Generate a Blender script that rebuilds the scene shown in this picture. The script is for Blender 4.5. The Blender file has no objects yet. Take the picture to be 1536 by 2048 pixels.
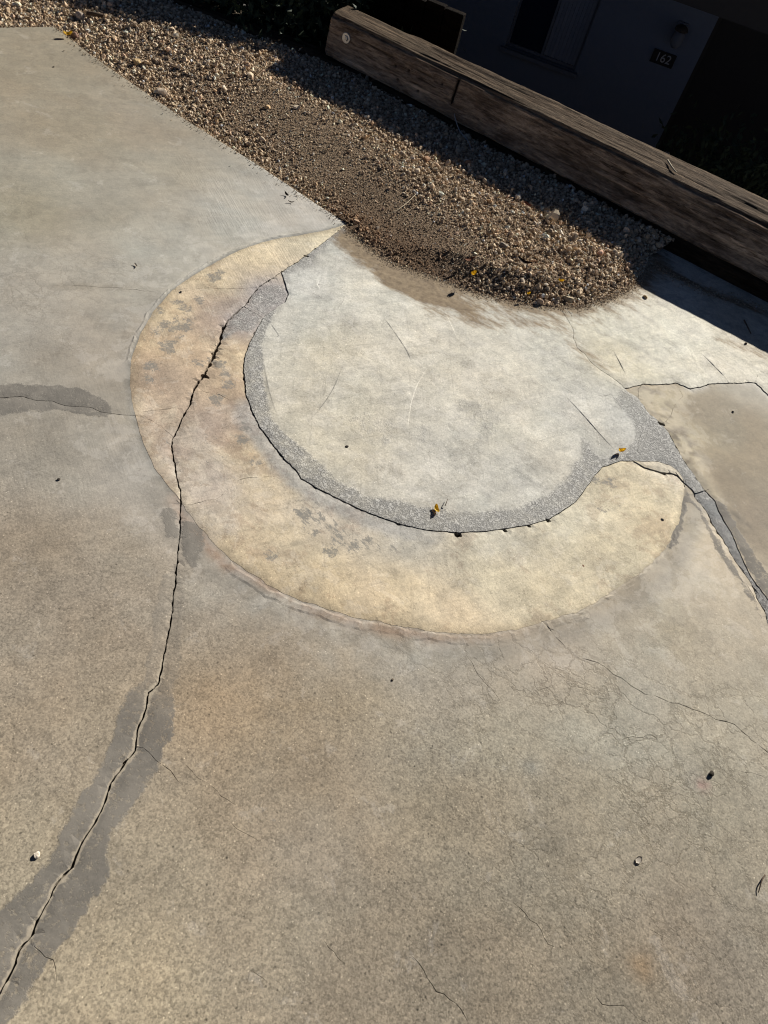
import bpy, bmesh, math, random
import numpy as np
from mathutils import Vector, Matrix
from mathutils.geometry import delaunay_2d_cdt

# ------------------------------------------------------------------ camera, light, exposure
S = bpy.context.scene
COL = S.collection
rng = np.random.default_rng(162)
random.seed(162)

EYE = np.array([0.0, 0.0, 1.5])
PITCH, ROLL, FOCAL = 48.5, 18.7, 1490.0          # degrees, degrees, px of a 2048 px high frame
_d = FOCAL * math.tan(math.radians(90 - PITCH))
_n = np.array([-_d * math.sin(math.radians(ROLL)), _d * math.cos(math.radians(ROLL)), FOCAL])
_dn = _n / np.linalg.norm(_n)
_fw = np.array([0, 0, 1.0]) + _dn * (-_dn[2]); _fw /= np.linalg.norm(_fw)
_rt = np.cross(_fw, -_dn)
if _rt[0] < 0: _rt = -_rt
ROT = np.array([_rt, _fw, -_dn])                 # rows: world x, y, z axes seen from the camera (x right, y down, z forward)

def survey(x, y, z=0.0):
    """photogrammetry: point of the horizontal plane at height z that the photograph shows at x, y -> metres"""
    d = ROT @ np.array([x - 768.0, y - 1024.0, FOCAL])
    t = (z - EYE[2]) / d[2]
    return np.array([d[0] * t, d[1] * t])
def surveys(pts, z=0.0): return np.array([survey(x, y, z) for x, y in pts])

cam = bpy.data.cameras.new('camera'); cam.sensor_fit = 'AUTO'; cam.sensor_width = 36.0
cam.lens = 36.0 * FOCAL / 2048.0; cam.clip_start = 0.02; cam.clip_end = 500
cam_ob = bpy.data.objects.new('camera', cam); COL.objects.link(cam_ob)
_r, _u, _b = ROT @ np.array([1., 0, 0]), ROT @ np.array([0, -1., 0]), ROT @ np.array([0, 0, -1.])
cam_ob.matrix_world = Matrix(((_r[0], _u[0], _b[0], EYE[0]), (_r[1], _u[1], _b[1], EYE[1]), (_r[2], _u[2], _b[2], EYE[2]), (0, 0, 0, 1)))
S.camera = cam_ob
S.cycles.use_denoising = True; S.cycles.filter_width = 1.15

SUN_DIR = np.array([0.95, 1.77, 1.0]); SUN_DIR /= np.linalg.norm(SUN_DIR)
SUN_EL = math.asin(SUN_DIR[2]); SUN_AZ = math.atan2(SUN_DIR[0], SUN_DIR[1])
world = bpy.data.worlds.new('World'); S.world = world; world.use_nodes = True
wn = world.node_tree.nodes; wl = world.node_tree.links
sky = wn.new('ShaderNodeTexSky'); sky.sky_type = 'NISHITA'; sky.sun_disc = False
sky.sun_elevation = SUN_EL; sky.sun_rotation = SUN_AZ; sky.air_density = 0.18; sky.dust_density = 0.1; sky.ozone_density = 1.0
wn['Background'].inputs['Strength'].default_value = 0.05
wl.new(sky.outputs[0], wn['Background'].inputs['Color'])
sl = bpy.data.lights.new('sun', 'SUN'); sl.energy = 5.0; sl.angle = math.radians(0.5); sl.color = (1.0, 0.955, 0.88)
so = bpy.data.objects.new('sun', sl); COL.objects.link(so); so.location = (4, 8, 6)
so.rotation_euler = Vector(SUN_DIR).to_track_quat('Z', 'Y').to_euler()
S.view_settings.view_transform = 'Standard'; S.view_settings.look = 'None'
S.view_settings.exposure = 0.91; S.view_settings.gamma = 1.0; S.view_settings.use_curve_mapping = False

# ------------------------------------------------------------------ small helpers
def link_obj(name, mesh, mat=None, parent=None, loc=None):
    o = bpy.data.objects.new(name, mesh); COL.objects.link(o)
    if mat is not None and hasattr(mesh, 'materials') and not mesh.materials: mesh.materials.append(mat)
    if parent is not None: o.parent = parent
    if loc is not None: o.location = loc
    return o
def empty(name, loc=(0, 0, 0), rz=0.0):
    o = bpy.data.objects.new(name, None); COL.objects.link(o); o.location = loc; o.rotation_euler = (0, 0, rz); o.empty_display_size = .1
    return o
def tag(o, label=None, cat=None, group=None, kind=None):
    if label: o['label'] = label
    if cat: o['category'] = cat
    if group: o['group'] = group
    if kind: o['kind'] = kind
    return o
def mesh_np(name, V, F, smooth=False):
    """V n*3, F m*3 or m*4"""
    V = np.ascontiguousarray(V, np.float32); F = np.ascontiguousarray(F, np.int32)
    me = bpy.data.meshes.new(name); k = F.shape[1]
    me.vertices.add(len(V)); me.vertices.foreach_set('co', V.ravel())
    me.loops.add(F.size); me.loops.foreach_set('vertex_index', F.ravel())
    me.polygons.add(len(F)); me.polygons.foreach_set('loop_start', np.arange(0, F.size, k, dtype=np.int32))
    me.polygons.foreach_set('use_smooth', np.full(len(F), smooth, bool))
    me.update(calc_edges=True)
    return me
def attr_f(me, name, vals):
    a = me.attributes.new(name, 'FLOAT', 'POINT'); a.data.foreach_set('value', np.ascontiguousarray(vals, np.float32))
def attr_c(me, name, rgb):
    a = me.attributes.new(name, 'FLOAT_COLOR', 'POINT')
    a.data.foreach_set('color', np.c_[rgb, np.ones(len(rgb))].astype(np.float32).ravel())
def box_bm(bm, lo, hi, bevel=0.0):
    x0, y0, z0 = lo; x1, y1, z1 = hi
    r = bmesh.ops.create_cube(bm, size=1.0)
    bmesh.ops.scale(bm, vec=(x1 - x0, y1 - y0, z1 - z0), verts=r['verts'])
    bmesh.ops.translate(bm, vec=((x0 + x1) / 2, (y0 + y1) / 2, (z0 + z1) / 2), verts=r['verts'])
    if bevel:
        es = list({e for v in r['verts'] for e in v.link_edges})
        bmesh.ops.bevel(bm, geom=es, offset=bevel, segments=2, affect='EDGES', profile=.5)
def bm_obj(name, bm, mat, parent=None, smooth=False):
    me = bpy.data.meshes.new(name); bm.normal_update(); bm.to_mesh(me); bm.free()
    if smooth: me.polygons.foreach_set('use_smooth', np.ones(len(me.polygons), bool))
    return link_obj(name, me, mat, parent)
def lin(c):
    c = np.asarray(c, float) / 255.0
    return np.where(c <= .04045, c / 12.92, ((c + .055) / 1.055) ** 2.4)
def sstep(a, b, x):
    t = np.clip((x - a) / (b - a), 0, 1); return t * t * (3 - 2 * t)
def _hash(ix, iy, iz, seed):
    h = (ix * 374761393 + iy * 668265263 + iz * 2147483647 + seed * 1274126177) & 0xFFFFFFFF
    h = ((h ^ (h >> 13)) * 1274126177) & 0xFFFFFFFF
    h = ((h ^ (h >> 16)) * 2246822519) & 0xFFFFFFFF
    return ((h ^ (h >> 15)) & 0xFFFFFF) / float(0xFFFFFF)
def vnoise(P, seed=0):
    P = np.asarray(P, float)
    if P.shape[1] == 2: P = np.c_[P, np.zeros(len(P))]
    I = np.floor(P).astype(np.int64); f = P - I; f = f * f * f * (f * (f * 6 - 15) + 10)
    out = np.zeros(len(P))
    for dx in (0, 1):
        for dy in (0, 1):
            for dz in (0, 1):
                w = (f[:, 0] if dx else 1 - f[:, 0]) * (f[:, 1] if dy else 1 - f[:, 1]) * (f[:, 2] if dz else 1 - f[:, 2])
                out += w * _hash(I[:, 0] + dx, I[:, 1] + dy, I[:, 2] + dz, seed)
    return out * 2 - 1
def fbm(P, octv=4, seed=0, gain=.5):
    s, a, n = 0, 1.0, 0
    P = np.asarray(P, float)
    for k in range(octv):
        s = s + a * vnoise(P * 2 ** k + 17.3 * k, seed + k); n += a; a *= gain
    return s / n
def resample(P, step):
    P = np.asarray(P, float); L = np.r_[0, np.cumsum(np.linalg.norm(np.diff(P, axis=0), axis=1))]
    n = max(2, int(L[-1] / step) + 1); t = np.linspace(0, L[-1], n)
    return np.c_[[np.interp(t, L, P[:, k]) for k in range(P.shape[1])]].T
def smooth_line(P, it=2):
    P = np.asarray(P, float)
    for _ in range(it):
        Q = [P[0]]
        for a, b in zip(P[:-1], P[1:]): Q += [a * .75 + b * .25, a * .25 + b * .75]
        P = np.array(Q + [P[-1]])
    return P
def seg_dist(P, L):
    """distance of points P to polyline L"""
    best = np.full(len(P), 1e9)
    for a, b in zip(L[:-1], L[1:]):
        ab = b - a; t = np.clip(((P - a) @ ab) / max(ab @ ab, 1e-12), 0, 1)
        best = np.minimum(best, ((P - a - t[:, None] * ab) ** 2).sum(1))
    return np.sqrt(best)
def inside(P, poly):
    c = np.zeros(len(P), bool); x, y = P[:, 0], P[:, 1]
    lo, hi = poly.min(0), poly.max(0)
    m = (x >= lo[0]) & (x <= hi[0]) & (y >= lo[1]) & (y <= hi[1])
    if not m.any(): return c
    x, y = x[m], y[m]; cc = np.zeros(len(x), bool)
    for (x0, y0), (x1, y1) in zip(poly, np.roll(poly, -1, 0)):
        if y0 == y1: continue
        k = (y0 > y) != (y1 > y)
        cc ^= k & (x < (x1 - x0) * (y - y0) / (y1 - y0) + x0)
    c[m] = cc
    return c
def sdf(P, poly):
    d = seg_dist(P, np.r_[poly, poly[:1]]); return np.where(inside(P, poly), -d, d)

# ------------------------------------------------------------------ node helper
class N:
    def __init__(s, name):
        s.m = bpy.data.materials.new(name); s.m.use_nodes = True
        s.t = s.m.node_tree; s.bsdf = s.t.nodes['Principled BSDF']; s.bsdf.inputs['Specular IOR Level'].default_value = .25
    def n(s, typ, **kw):
        o = s.t.nodes.new('ShaderNode' + typ)
        for k, v in kw.items(): setattr(o, k, v)
        return o
    def put(s, sock, v):
        if isinstance(v, bpy.types.NodeSocket): s.t.links.new(v, sock)
        elif isinstance(v, (tuple, list)) and sock.type == 'RGBA' and len(v) == 3: sock.default_value = (*v, 1)
        else: sock.default_value = v
    def math(s, op, a, b=0.0, c=0.0, clamp=False):
        o = s.n('Math', operation=op, use_clamp=clamp)
        for k, v in enumerate((a, b, c)): s.put(o.inputs[k], v)
        return o.outputs[0]
    def mul(s, a, b): return s.math('MULTIPLY', a, b)
    def add(s, a, b): return s.math('ADD', a, b)
    def mix(s, f, a, b, blend='MIX'):
        o = s.n('Mix', data_type='RGBA', blend_type=blend)
        s.put(o.inputs[0], f); s.put(o.inputs[6], a); s.put(o.inputs[7], b); return o.outputs[2]
    def ramp(s, x, a, b, lo=0.0, hi=1.0):
        o = s.n('MapRange', interpolation_type='SMOOTHSTEP'); s.put(o.inputs[0], x)
        for k, v in zip((1, 2, 3, 4), (a, b, lo, hi)): s.put(o.inputs[k], v)
        return o.outputs[0]
    def cramp(s, x, stops):
        o = s.n('ValToRGB'); e = o.color_ramp.elements
        while len(e) < len(stops): e.new(.5)
        for k, (p, c) in enumerate(stops): e[k].position = p; e[k].color = (*c, 1)
        s.put(o.inputs[0], x); return o.outputs[0]
    def attr(s, name, col=False):
        o = s.n('Attribute', attribute_name=name); return o.outputs['Color' if col else 'Fac']
    def coord(s): return s.n('TexCoord').outputs['Object']
    def map(s, v, scale=(1, 1, 1), rot=(0, 0, 0)):
        if any(rot):
            r = s.n('Mapping'); s.put(r.inputs[0], v); r.inputs['Rotation'].default_value = rot; v = r.outputs[0]
        o = s.n('Mapping'); s.put(o.inputs[0], v); o.inputs['Scale'].default_value = scale; return o.outputs[0]
    def noise(s, v, scale, detail=4, rough=.5, dist=0.0, col=False):
        o = s.n('TexNoise'); s.put(o.inputs['Vector'], v); o.inputs['Scale'].default_value = scale
        o.inputs['Detail'].default_value = detail; o.inputs['Roughness'].default_value = rough; o.inputs['Distortion'].default_value = dist
        return o.outputs['Color' if col else 'Fac']
    def voro(s, v, scale, feature='F1', out='Distance'):
        o = s.n('TexVoronoi', feature=feature); s.put(o.inputs['Vector'], v); o.inputs['Scale'].default_value = scale; return o.outputs[out]
    def vadd(s, v, w, k):
        o = s.n('VectorMath', operation='MULTIPLY_ADD'); s.put(o.inputs[0], w); o.inputs[1].default_value = (k, k, k); s.put(o.inputs[2], v); return o.outputs[0]
    def bump(s, h, dist, strength=1.0):
        o = s.n('Bump'); o.inputs['Strength'].default_value = strength; o.inputs['Distance'].default_value = dist; s.put(o.inputs['Height'], h)
        return o.outputs[0]
    def out(s, color=None, rough=None, normal=None):
        if color is not None: s.put(s.bsdf.inputs['Base Color'], color)
        if rough is not None: s.put(s.bsdf.inputs['Roughness'], rough)
        if normal is not None: s.put(s.bsdf.inputs['Normal'], normal)
        return s.m

# ------------------------------------------------------------------ concrete material
def concrete_material():
    g = N('weathered_concrete'); flat = g.coord()
    cz = g.n('Mapping'); g.put(cz.inputs[0], flat); cz.inputs['Location'].default_value = (.31, .17, .173); cz = cz.outputs[0]
    co = g.n('Mapping'); g.put(co.inputs[0], flat); co.inputs['Rotation'].default_value = (.61, .83, .37); co.inputs['Location'].default_value = (.7, .3, .9); co = co.outputs[0]   # tilted out of the noise lattice
    base = g.attr('base_color', True)
    w1 = g.noise(co, 9, 4, .6, col=True)                       # broad warping of stain outlines
    # mottling
    mo = g.noise(co, 5.5, 5, .62, .4); mo2 = g.noise(co, 26, 4, .6, .6)
    mott = g.add(g.ramp(mo, .3, .72, -.115, .115), g.ramp(mo2, .3, .7, -.065, .065))
    mott = g.mul(mott, g.attr('mottle'))
    hue = g.noise(co, 3.1, 3, .55)
    ht = g.attr('hue')
    col = g.mix(g.mul(ht, g.ramp(hue, .38, .66, 0, .34)), base, g.mix(1, base, (1.07, .97, .86), 'MULTIPLY'))
    hue2 = g.noise(g.map(cz, (1, 1, 1), (0, 0, 1)), 4.3, 3, .55)
    col = g.mix(g.mul(ht, g.ramp(hue2, .45, .7, 0, .5)), col, g.mix(1, col, (.95, 1.0, 1.03), 'MULTIPLY'))
    # washed-out aggregate: sand grains 2 - 6 mm
    grain = g.attr('grain')
    v1 = g.n('TexVoronoi', feature='F1'); g.put(v1.inputs['Vector'], co); v1.inputs['Scale'].default_value = 300
    sep = g.n('SeparateColor'); g.put(sep.inputs[0], v1.outputs['Color'])
    v2 = g.n('TexVoronoi', feature='F1'); g.put(v2.inputs['Vector'], co); v2.inputs['Scale'].default_value = 170
    sep2 = g.n('SeparateColor'); g.put(sep2.inputs[0], v2.outputs['Color'])
    n1 = g.noise(co, 260, 3, .7)
    gr = g.add(g.add(g.ramp(sep.outputs[0], 0, 1, -.27, .27), g.ramp(sep2.outputs[0], 0, 1, -.16, .16)), g.ramp(n1, .35, .65, -.13, .13))
    pit = g.mul(g.math('GREATER_THAN', sep2.outputs[1], .955), g.ramp(v2.outputs['Distance'], .5, .25))
    gl = g.mul(g.math('GREATER_THAN', sep.outputs[2], .985), g.ramp(v1.outputs['Distance'], .5, .3))
    val = g.add(1.0, g.add(mott, g.mul(g.mul(grain, .82), g.add(gr, g.mul(pit, -.5)))))
    val = g.add(val, g.mul(g.math('MINIMUM', g.mul(grain, 1.6), 1.0), g.mul(gl, .85)))
    col = g.mix(1.0, col, g.n('CombineColor').outputs[0], 'MULTIPLY')
    cc = col.node.inputs[7].links[0].from_node
    for k in range(3): g.put(cc.inputs[k], val)
    # worn skin: flakes and streaks of the old surface
    fk = g.noise(co, 13, 9, .68, .5); fk2 = g.noise(g.map(cz, (7, 30, 1), (0, 0, math.radians(-38))), 1.0, 7, .66, .3)
    fk3 = g.noise(g.map(cz, (1, 1, 1), (0, 0, .7)), 38, 6, .7, .3)
    fl = g.add(g.add(g.ramp(fk, .49, .53, -.04, .04), g.ramp(fk2, .45, .54, -.035, .035)), g.ramp(fk3, .46, .53, -.045, .04))
    cf = g.n('CombineColor')
    for k in range(3): g.put(cf.inputs[k], g.add(1.0, g.mul(fl, g.mul(g.attr('mottle'), (1.05, 1.0, .90)[k]))))
    col = g.mix(1.0, col, cf.outputs[0], 'MULTIPLY')
    # ragged dirt and bare, chalky places
    dn = g.noise(co, 8.5, 12, .74, .35); bn = g.noise(g.map(cz, (1, 1, 1), (0, .3, 1.1)), 10.5, 12, .74, .4)
    dm_ = g.mul(g.ramp(g.add(dn, g.mul(g.math('SUBTRACT', g.attr('dirty'), .5), .24)), .488, .530), .50)
    bm_ = g.mul(g.ramp(g.add(bn, g.mul(g.math('SUBTRACT', g.attr('bare'), .5), .24)), .492, .530), .50)
    dcol = g.mix(1.0, col, g.mix(g.attr('band'), (.80, .79, .78), (.70, .64, .63)), 'MULTIPLY'); bcol = g.mix(1.0, g.mix(.25, col, (.36, .345, .32)), (1.22, 1.22, 1.23), 'MULTIPLY')
    col = g.mix(dm_, col, dcol); col = g.mix(bm_, col, bcol)
    # scuffs: short thin dark marks lying several ways
    sc = None
    for ang_, off_ in ((20, 3.1), (75, 7.7), (-40, 1.3)):
        nz = g.noise(g.map(cz, (5.5, 62, 1), (0, 0, math.radians(ang_))), 1.0, 5, .72, .6)
        k_ = g.ramp(nz, .575, .63); sc = k_ if sc is None else g.math('MAXIMUM', sc, k_)
    spk = g.ramp(g.noise(co, 170, 5, .8), .565, .62)                     # dark pores and dirt specks
    spk = g.mul(spk, g.ramp(g.noise(co, 9, 4, .65), .38, .62, .25, 1))
    dk = g.math('SUBTRACT', 1.0, g.mul(g.attr('scuff'), g.add(g.mul(sc, .13), g.mul(spk, .34))))
    cd_ = g.n('CombineColor')
    for k in range(3): g.put(cd_.inputs[k], dk)
    col = g.mix(1.0, col, cd_.outputs[0], 'MULTIPLY')
    # brooming
    br = g.noise(g.map(cz, (14, 150, 1), (0, 0, math.radians(51))), 1.0, 3, .6)
    bro = g.mul(g.attr('broom'), g.ramp(br, .38, .62, -1, 1))
    cb = g.n('CombineColor')
    for k in range(3): g.put(cb.inputs[k], g.add(1.0, g.mul(bro, .030)))
    col = g.mix(1.0, col, cb.outputs[0], 'MULTIPLY')
    # craze cracks
    cv = g.vadd(co, g.noise(co, 13, 6, .68, col=True), .10)
    e1 = g.voro(cv, 11, 'DISTANCE_TO_EDGE'); e2 = g.voro(g.vadd(co, g.noise(co, 28, 5, .66, col=True), .055), 24, 'DISTANCE_TO_EDGE')
    gate = g.ramp(g.noise(co, 6, 3, .6), .45, .53)
    cr = g.math('MAXIMUM', g.ramp(e1, .045, .006), g.mul(g.ramp(e2, .075, .01), g.mul(gate, .8)))
    cr = g.mul(cr, g.attr('craze'))
    col = g.mix(g.mul(cr, .44), col, g.mix(1, col, (.36, .32, .26), 'MULTIPLY'))
    # small spots of old grey skim on the ring
    sp = g.add(g.attr('spots'), g.mul(g.math('SUBTRACT', g.noise(co, 52, 10, .80, .3), .5), .125))
    spm = g.mul(g.ramp(sp, .0015, -.0025), g.ramp(g.noise(co, 120, 5, .75), .36, .52, .3, 1))
    col = g.mix(g.mul(spm, .80), col, (.165, .158, .142))
    fkn = g.noise(g.map(cz, (26, 58, 1), (0, 0, math.radians(35))), 1.0, 8, .80, .5)
    fkm = g.ramp(g.add(fkn, g.mul(g.math('SUBTRACT', g.attr('flake'), 1.0), .26)), .482, .505)
    col = g.mix(g.mul(fkm, .85), col, g.mix(g.noise(co, 60, 3, .7), (.150, .144, .130), (.235, .222, .195)))
    # skim coat smeared along the cracks
    mm = g.add(g.attr('mortar'), g.mul(g.math('SUBTRACT', g.noise(co, 24, 9, .72), .5), .055))
    mort = g.ramp(mm, .003, -.004)
    worn = g.mul(g.ramp(g.noise(co, 30, 8, .76), .57, .64, 1, .45), g.ramp(g.noise(co, 90, 5, .75), .55, .60, 1, .6))
    mort = g.mul(mort, worn)
    mcol = g.mix(g.ramp(g.noise(co, 9, 7, .7), .38, .62), (.122, .113, .100), (.178, .163, .141))
    mort = g.mul(mort, g.attr('skim_strength'))
    col = g.mix(g.mul(mort, .92), col, mcol)
    # silty brown deposit below the gravel
    dm = g.math('ADD', g.attr('silt'), g.mul(g.math('SUBTRACT', g.noise(g.map(cz, (1, 2.6, 1), (0, 0, .36)), 13, 10, .76), .5), 2.4))
    sil = g.mul(g.ramp(dm, .12, .85), g.ramp(g.attr('silt'), .02, .2))
    col = g.mix(g.mul(sil, .93), col, g.mix(g.ramp(g.noise(co, 42, 8, .75), .3, .7), (.098, .064, .034), (.245, .182, .108)))
    # coarse, dusty dark rim of the infill
    rim = g.add(g.attr('rim'), g.mul(g.math('SUBTRACT', g.noise(co, 13, 10, .76), .5), 1.9))
    rimm = g.mul(g.ramp(rim, .25, .95), g.ramp(g.attr('rim'), .02, .22))
    pv = g.noise(co, 230, 4, .75); pv2 = g.noise(co, 95, 7, .78, .5)
    pits = g.ramp(g.add(g.mul(pv, .5), g.mul(pv2, .5)), .44, .55)
    rc = g.mix(pits, (.190, .186, .178), (.46, .45, .425))
    col = g.mix(g.mul(rimm, g.ramp(g.noise(co, 18, 4, .6), .35, .65, .45, .90)), col, rc)
    # lip of bare mortar and dirt in the grooves
    lipn = g.add(g.attr('lip'), g.mul(g.math('SUBTRACT', g.noise(co, 70, 3, .7), .5), .9))
    col = g.mix(g.ramp(lipn, .55, .8, 0, .8), col, (.36, .31, .235))
    col = g.mix(g.mul(g.attr('crack'), .88), col, (.035, .03, .025))
    # heights
    h = g.mul(grain, g.add(g.mul(v2.outputs['Distance'], -.22), g.mul(g.noise(co, 120, 3, .6), .55)))
    h = g.mul(h, g.math('SUBTRACT', 1.0, g.mul(mort, .75)))
    h = g.add(h, g.mul(bro, .14)); h = g.add(h, g.mul(rimm, g.mul(pits, 1.7)))
    h = g.add(h, g.mul(cr, -.45)); h = g.add(h, g.mul(mort, .5)); h = g.add(h, g.mul(g.noise(co, 46, 6, .7), .55))
    return g.out(col, .88, g.bump(h, .0011, .9))

M_CON = concrete_material()

# ------------------------------------------------------------------ plan of the driveway (lines on the ground, metres)
CEN = np.array([0.0, 1.885])
A_EDGE = surveys([(-420, 66), (-150, 58), (0, 55), (104, 53), (116, 58), (180, 108), (350, 225), (520, 332), (640, 412), (686, 441), (694, 447)])
F_EDGE = surveys([(694, 452), (715, 475), (760, 510), (800, 530), (850, 545), (890, 560), (940, 580), (1000, 598), (1060, 610), (1115, 614), (1170, 608), (1220, 592), (1255, 575), (1276, 562), (1286, 545), (1292, 530), (1302, 512)], .004)
OUT_W = surveys([(720, 440), (694, 448), (650, 461), (600, 470), (540, 480), (480, 500), (430, 525), (380, 555), (345, 580), (310, 620), (280, 670), (263, 720), (260, 770), (268, 820), (285, 880), (310, 935), (340, 975), (364, 1003)])
OUT_E = surveys([(355, 998), (367, 1012), (400, 1055), (430, 1090), (470, 1125), (530, 1165), (600, 1200), (700, 1232), (800, 1252), (880, 1265), (950, 1268), (1030, 1258), (1100, 1240), (1160, 1220), (1230, 1178), (1290, 1137), (1330, 1100), (1355, 1050), (1366, 1010), (1368, 985), (1372, 960)])
LONG = [(712, 434), (694, 448), (655, 478), (612, 512), (560, 545), (515, 575), (490, 610), (455, 640), (440, 680), (425, 715), (410, 750), (388, 775), (383, 800), (370, 825), (345, 880), (343, 890), (352, 940), (360, 980), (363, 1010), (360, 1060), (357, 1100), (350, 1170), (345, 1200), (346, 1222), (342, 1245), (335, 1280), (327, 1320), (320, 1355), (316, 1370), (297, 1385), (292, 1420), (275, 1460), (270, 1500), (245, 1535), (222, 1565), (205, 1620), (180, 1660), (162, 1690), (145, 1735), (110, 1770), (97, 1800), (75, 1840), (60, 1875), (38, 1900), (25, 1940), (2, 1985), (-60, 2080), (-200, 2320)]
INNER = [(505, 668), (512, 660), (498, 690), (489, 715), (487, 745), (492, 790), (505, 825), (520, 855), (545, 890), (570, 920), (595, 945), (602, 958), (640, 980), (690, 1005), (740, 1028), (795, 1047), (850, 1060), (915, 1066), (970, 1063), (1010, 1058), (1060, 1050), (1100, 1038), (1150, 1005), (1180, 965), (1195, 945), (1206, 934), (1240, 922), (1265, 922), (1290, 924), (1315, 924), (1340, 931), (1358, 945), (1366, 958), (1370, 974)]
INNER_TOP = [(562, 540), (572, 570), (577, 590), (570, 605), (545, 620), (527, 635), (512, 660), (503, 680)]
SLIVER = [(1252, 914), (1275, 927), (1290, 936), (1320, 946), (1345, 948), (1354, 951), (1369, 967)]
RIGHT2 = [(1105, 560), (1118, 615), (1135, 640), (1146, 660), (1147, 680), (1155, 698), (1170, 710), (1180, 725), (1200, 741), (1233, 763), (1255, 784), (1276, 796), (1298, 827), (1323, 848), (1341, 871), (1363, 913), (1376, 933), (1396, 961), (1411, 981), (1429, 1000), (1436, 1015), (1447, 1039), (1464, 1065), (1473, 1090), (1486, 1118), (1501, 1151), (1520, 1177), (1548, 1214)]
TOP3 = [(1246, 778), (1262, 776), (1285, 769), (1330, 769), (1350, 766), (1380, 778), (1402, 774), (1420, 768), (1460, 767), (1490, 765), (1512, 767), (1530, 784), (1600, 850)]
RIGHT4 = [(1350, 945), (1369, 967), (1388, 983), (1393, 998), (1405, 1011), (1419, 1030), (1427, 1049), (1446, 1075), (1464, 1108), (1470, 1119), (1481, 1134), (1499, 1158), (1509, 1179), (1520, 1205), (1529, 1220), (1536, 1242), (1548, 1275)]
LEFT5 = [(-500, 742), (-200, 770), (-40, 790), (0, 795), (45, 793), (75, 801), (105, 802), (130, 811), (185, 814), (200, 822), (222, 826), (245, 829), (275, 830)]

segs, pts_in, z_in, crk_in = [], [], [], []          # constraint edges, vertices, height offset, groove flag
gap_polys = []; soft_polys = {}; n_gap_edges = 0
def add_chain(P, z, c, closed):
    i0 = len(pts_in)
    for p, zz, cc in zip(P, z, c): pts_in.append(tuple(p)); z_in.append(zz); crk_in.append(cc)
    n = len(P)
    for k in range(n - 1 + closed): segs.append((i0 + k, i0 + (k + 1) % n))
def normals(P):
    t = np.gradient(P, axis=0); t /= np.maximum(np.linalg.norm(t, axis=1), 1e-9)[:, None]; return np.c_[-t[:, 1], t[:, 0]]
def gap(world_pts, width, seed, wob=.0022, bev=.0022, step=.010, wnoise=.7, soft=None):
    """an open crack: closed outline on both sides of a wandering line; width = list of (fraction, metres)"""
    step = .006; P = resample(world_pts, step); t = np.linspace(0, 1, len(P)); n = normals(P)
    q = np.c_[t * len(P) * step * 46, np.full(len(P), seed * 7.7)]
    P = P + n * (fbm(q * .7, 5, seed, .6) * wob * 1.5)[:, None]
    w = np.interp(t, [a for a, b in width], [b for a, b in width]) * .58
    chip_l = 1 + .9 * sstep(.34, .6, fbm(q * 1.3 + 31, 3, seed + 60)); chip_r = 1 + .9 * sstep(.34, .6, fbm(q * 1.3 + 77, 3, seed + 61))
    wl = np.maximum(w * .5 * chip_l * (1 + wnoise * fbm(q * 2.1, 3, seed + 5) * 1.6), .0006)
    wr = np.maximum(w * .5 * chip_r * (1 + wnoise * fbm(q * 2.1 + 50, 3, seed + 9) * 1.6), .0006)
    poly = np.r_[P + n * wl[:, None], (P - n * wr[:, None])[::-1]]
    b = -bev * (.35 + .65 * np.abs(np.r_[wl, wr[::-1]]) / .004).clip(.3, 1.6)
    add_chain(poly, b, np.full(len(poly), .22 if soft is not None else 0.0), True)
    if soft is None: gap_polys.append(poly)
    else: soft_polys[soft] = poly
def blob_gap(px, r, seed):
    c = survey(*px); a = np.linspace(0, 2 * np.pi, 12, endpoint=False)
    rr = r * (1 + .45 * fbm(np.c_[np.cos(a) * 2, np.sin(a) * 2 + seed * 3.1], 2, seed))
    poly = c + np.c_[np.cos(a) * rr * 1.5, np.sin(a) * rr]; add_chain(poly, np.full(12, -.002), np.zeros(12), True); gap_polys.append(poly)

gap(np.r_[surveys(LONG), [[-.62, -1.2], [-.75, -2.2], [-.9, -3.2]]], [(0, .002), (.02, .003), (.06, .0075), (.1, .006), (.14, .008), (.17, .015), (.19, .013), (.22, .008), (.25, .006), (.32, .0055), (.38, .0055), (.46, .006), (1, .007)], 1)
gap(surveys(INNER), [(0, .004), (.05, .005), (.2, .006), (.45, .0055), (.6, .0035), (.7, .003), (.85, .003), (1, .004)], 2, wob=.0014)
gap(surveys(INNER_TOP), [(0, .0025), (1, .004)], 3)
gap(surveys(SLIVER), [(0, .001), (.3, .006), (.5, .011), (.8, .009), (1, .006)], 4)
R4 = surveys(RIGHT4); _dr = R4[-1] - R4[1]; _dr /= np.linalg.norm(_dr); _nr = np.array([-_dr[1], _dr[0]])
EXT4 = np.array([R4[-1] + _dr * k + _nr * .05 * math.sin(k * 2.1) for k in (.4, .9, 1.5, 2.2, 3.0, 4.0, 5.2, 6.2)]); EXT2 = EXT4 + np.abs(_nr) * np.array([1, 1]) * .055
gap(np.r_[surveys(RIGHT2), EXT2], [(0, .002), (.035, .0022), (.07, .0028), (.09, .004), (.12, .007), (.14, .006), (.16, .0035), (1, .004)], 5)
gap(np.r_[surveys(TOP3), [[2.4, 2.1], [4.5, 1.5]]], [(0, .003), (.08, .0045), (.2, .004), (1, .003)], 6, wob=.004)
gap(np.r_[R4, EXT4], [(0, .005), (.02, .008), (.05, .006), (.08, .007), (.11, .008), (1, .008)], 7, wob=.003)
gap(np.r_[[[-6.3, 2.15]], surveys(LEFT5)], [(0, .004), (.8, .0035), (.93, .003), (1, .0015)], 8)
gap(surveys([(1384, 988), (1400, 984), (1418, 978)]), [(0, .001), (1, .001)], 11, wob=.001, bev=.0008)
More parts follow.
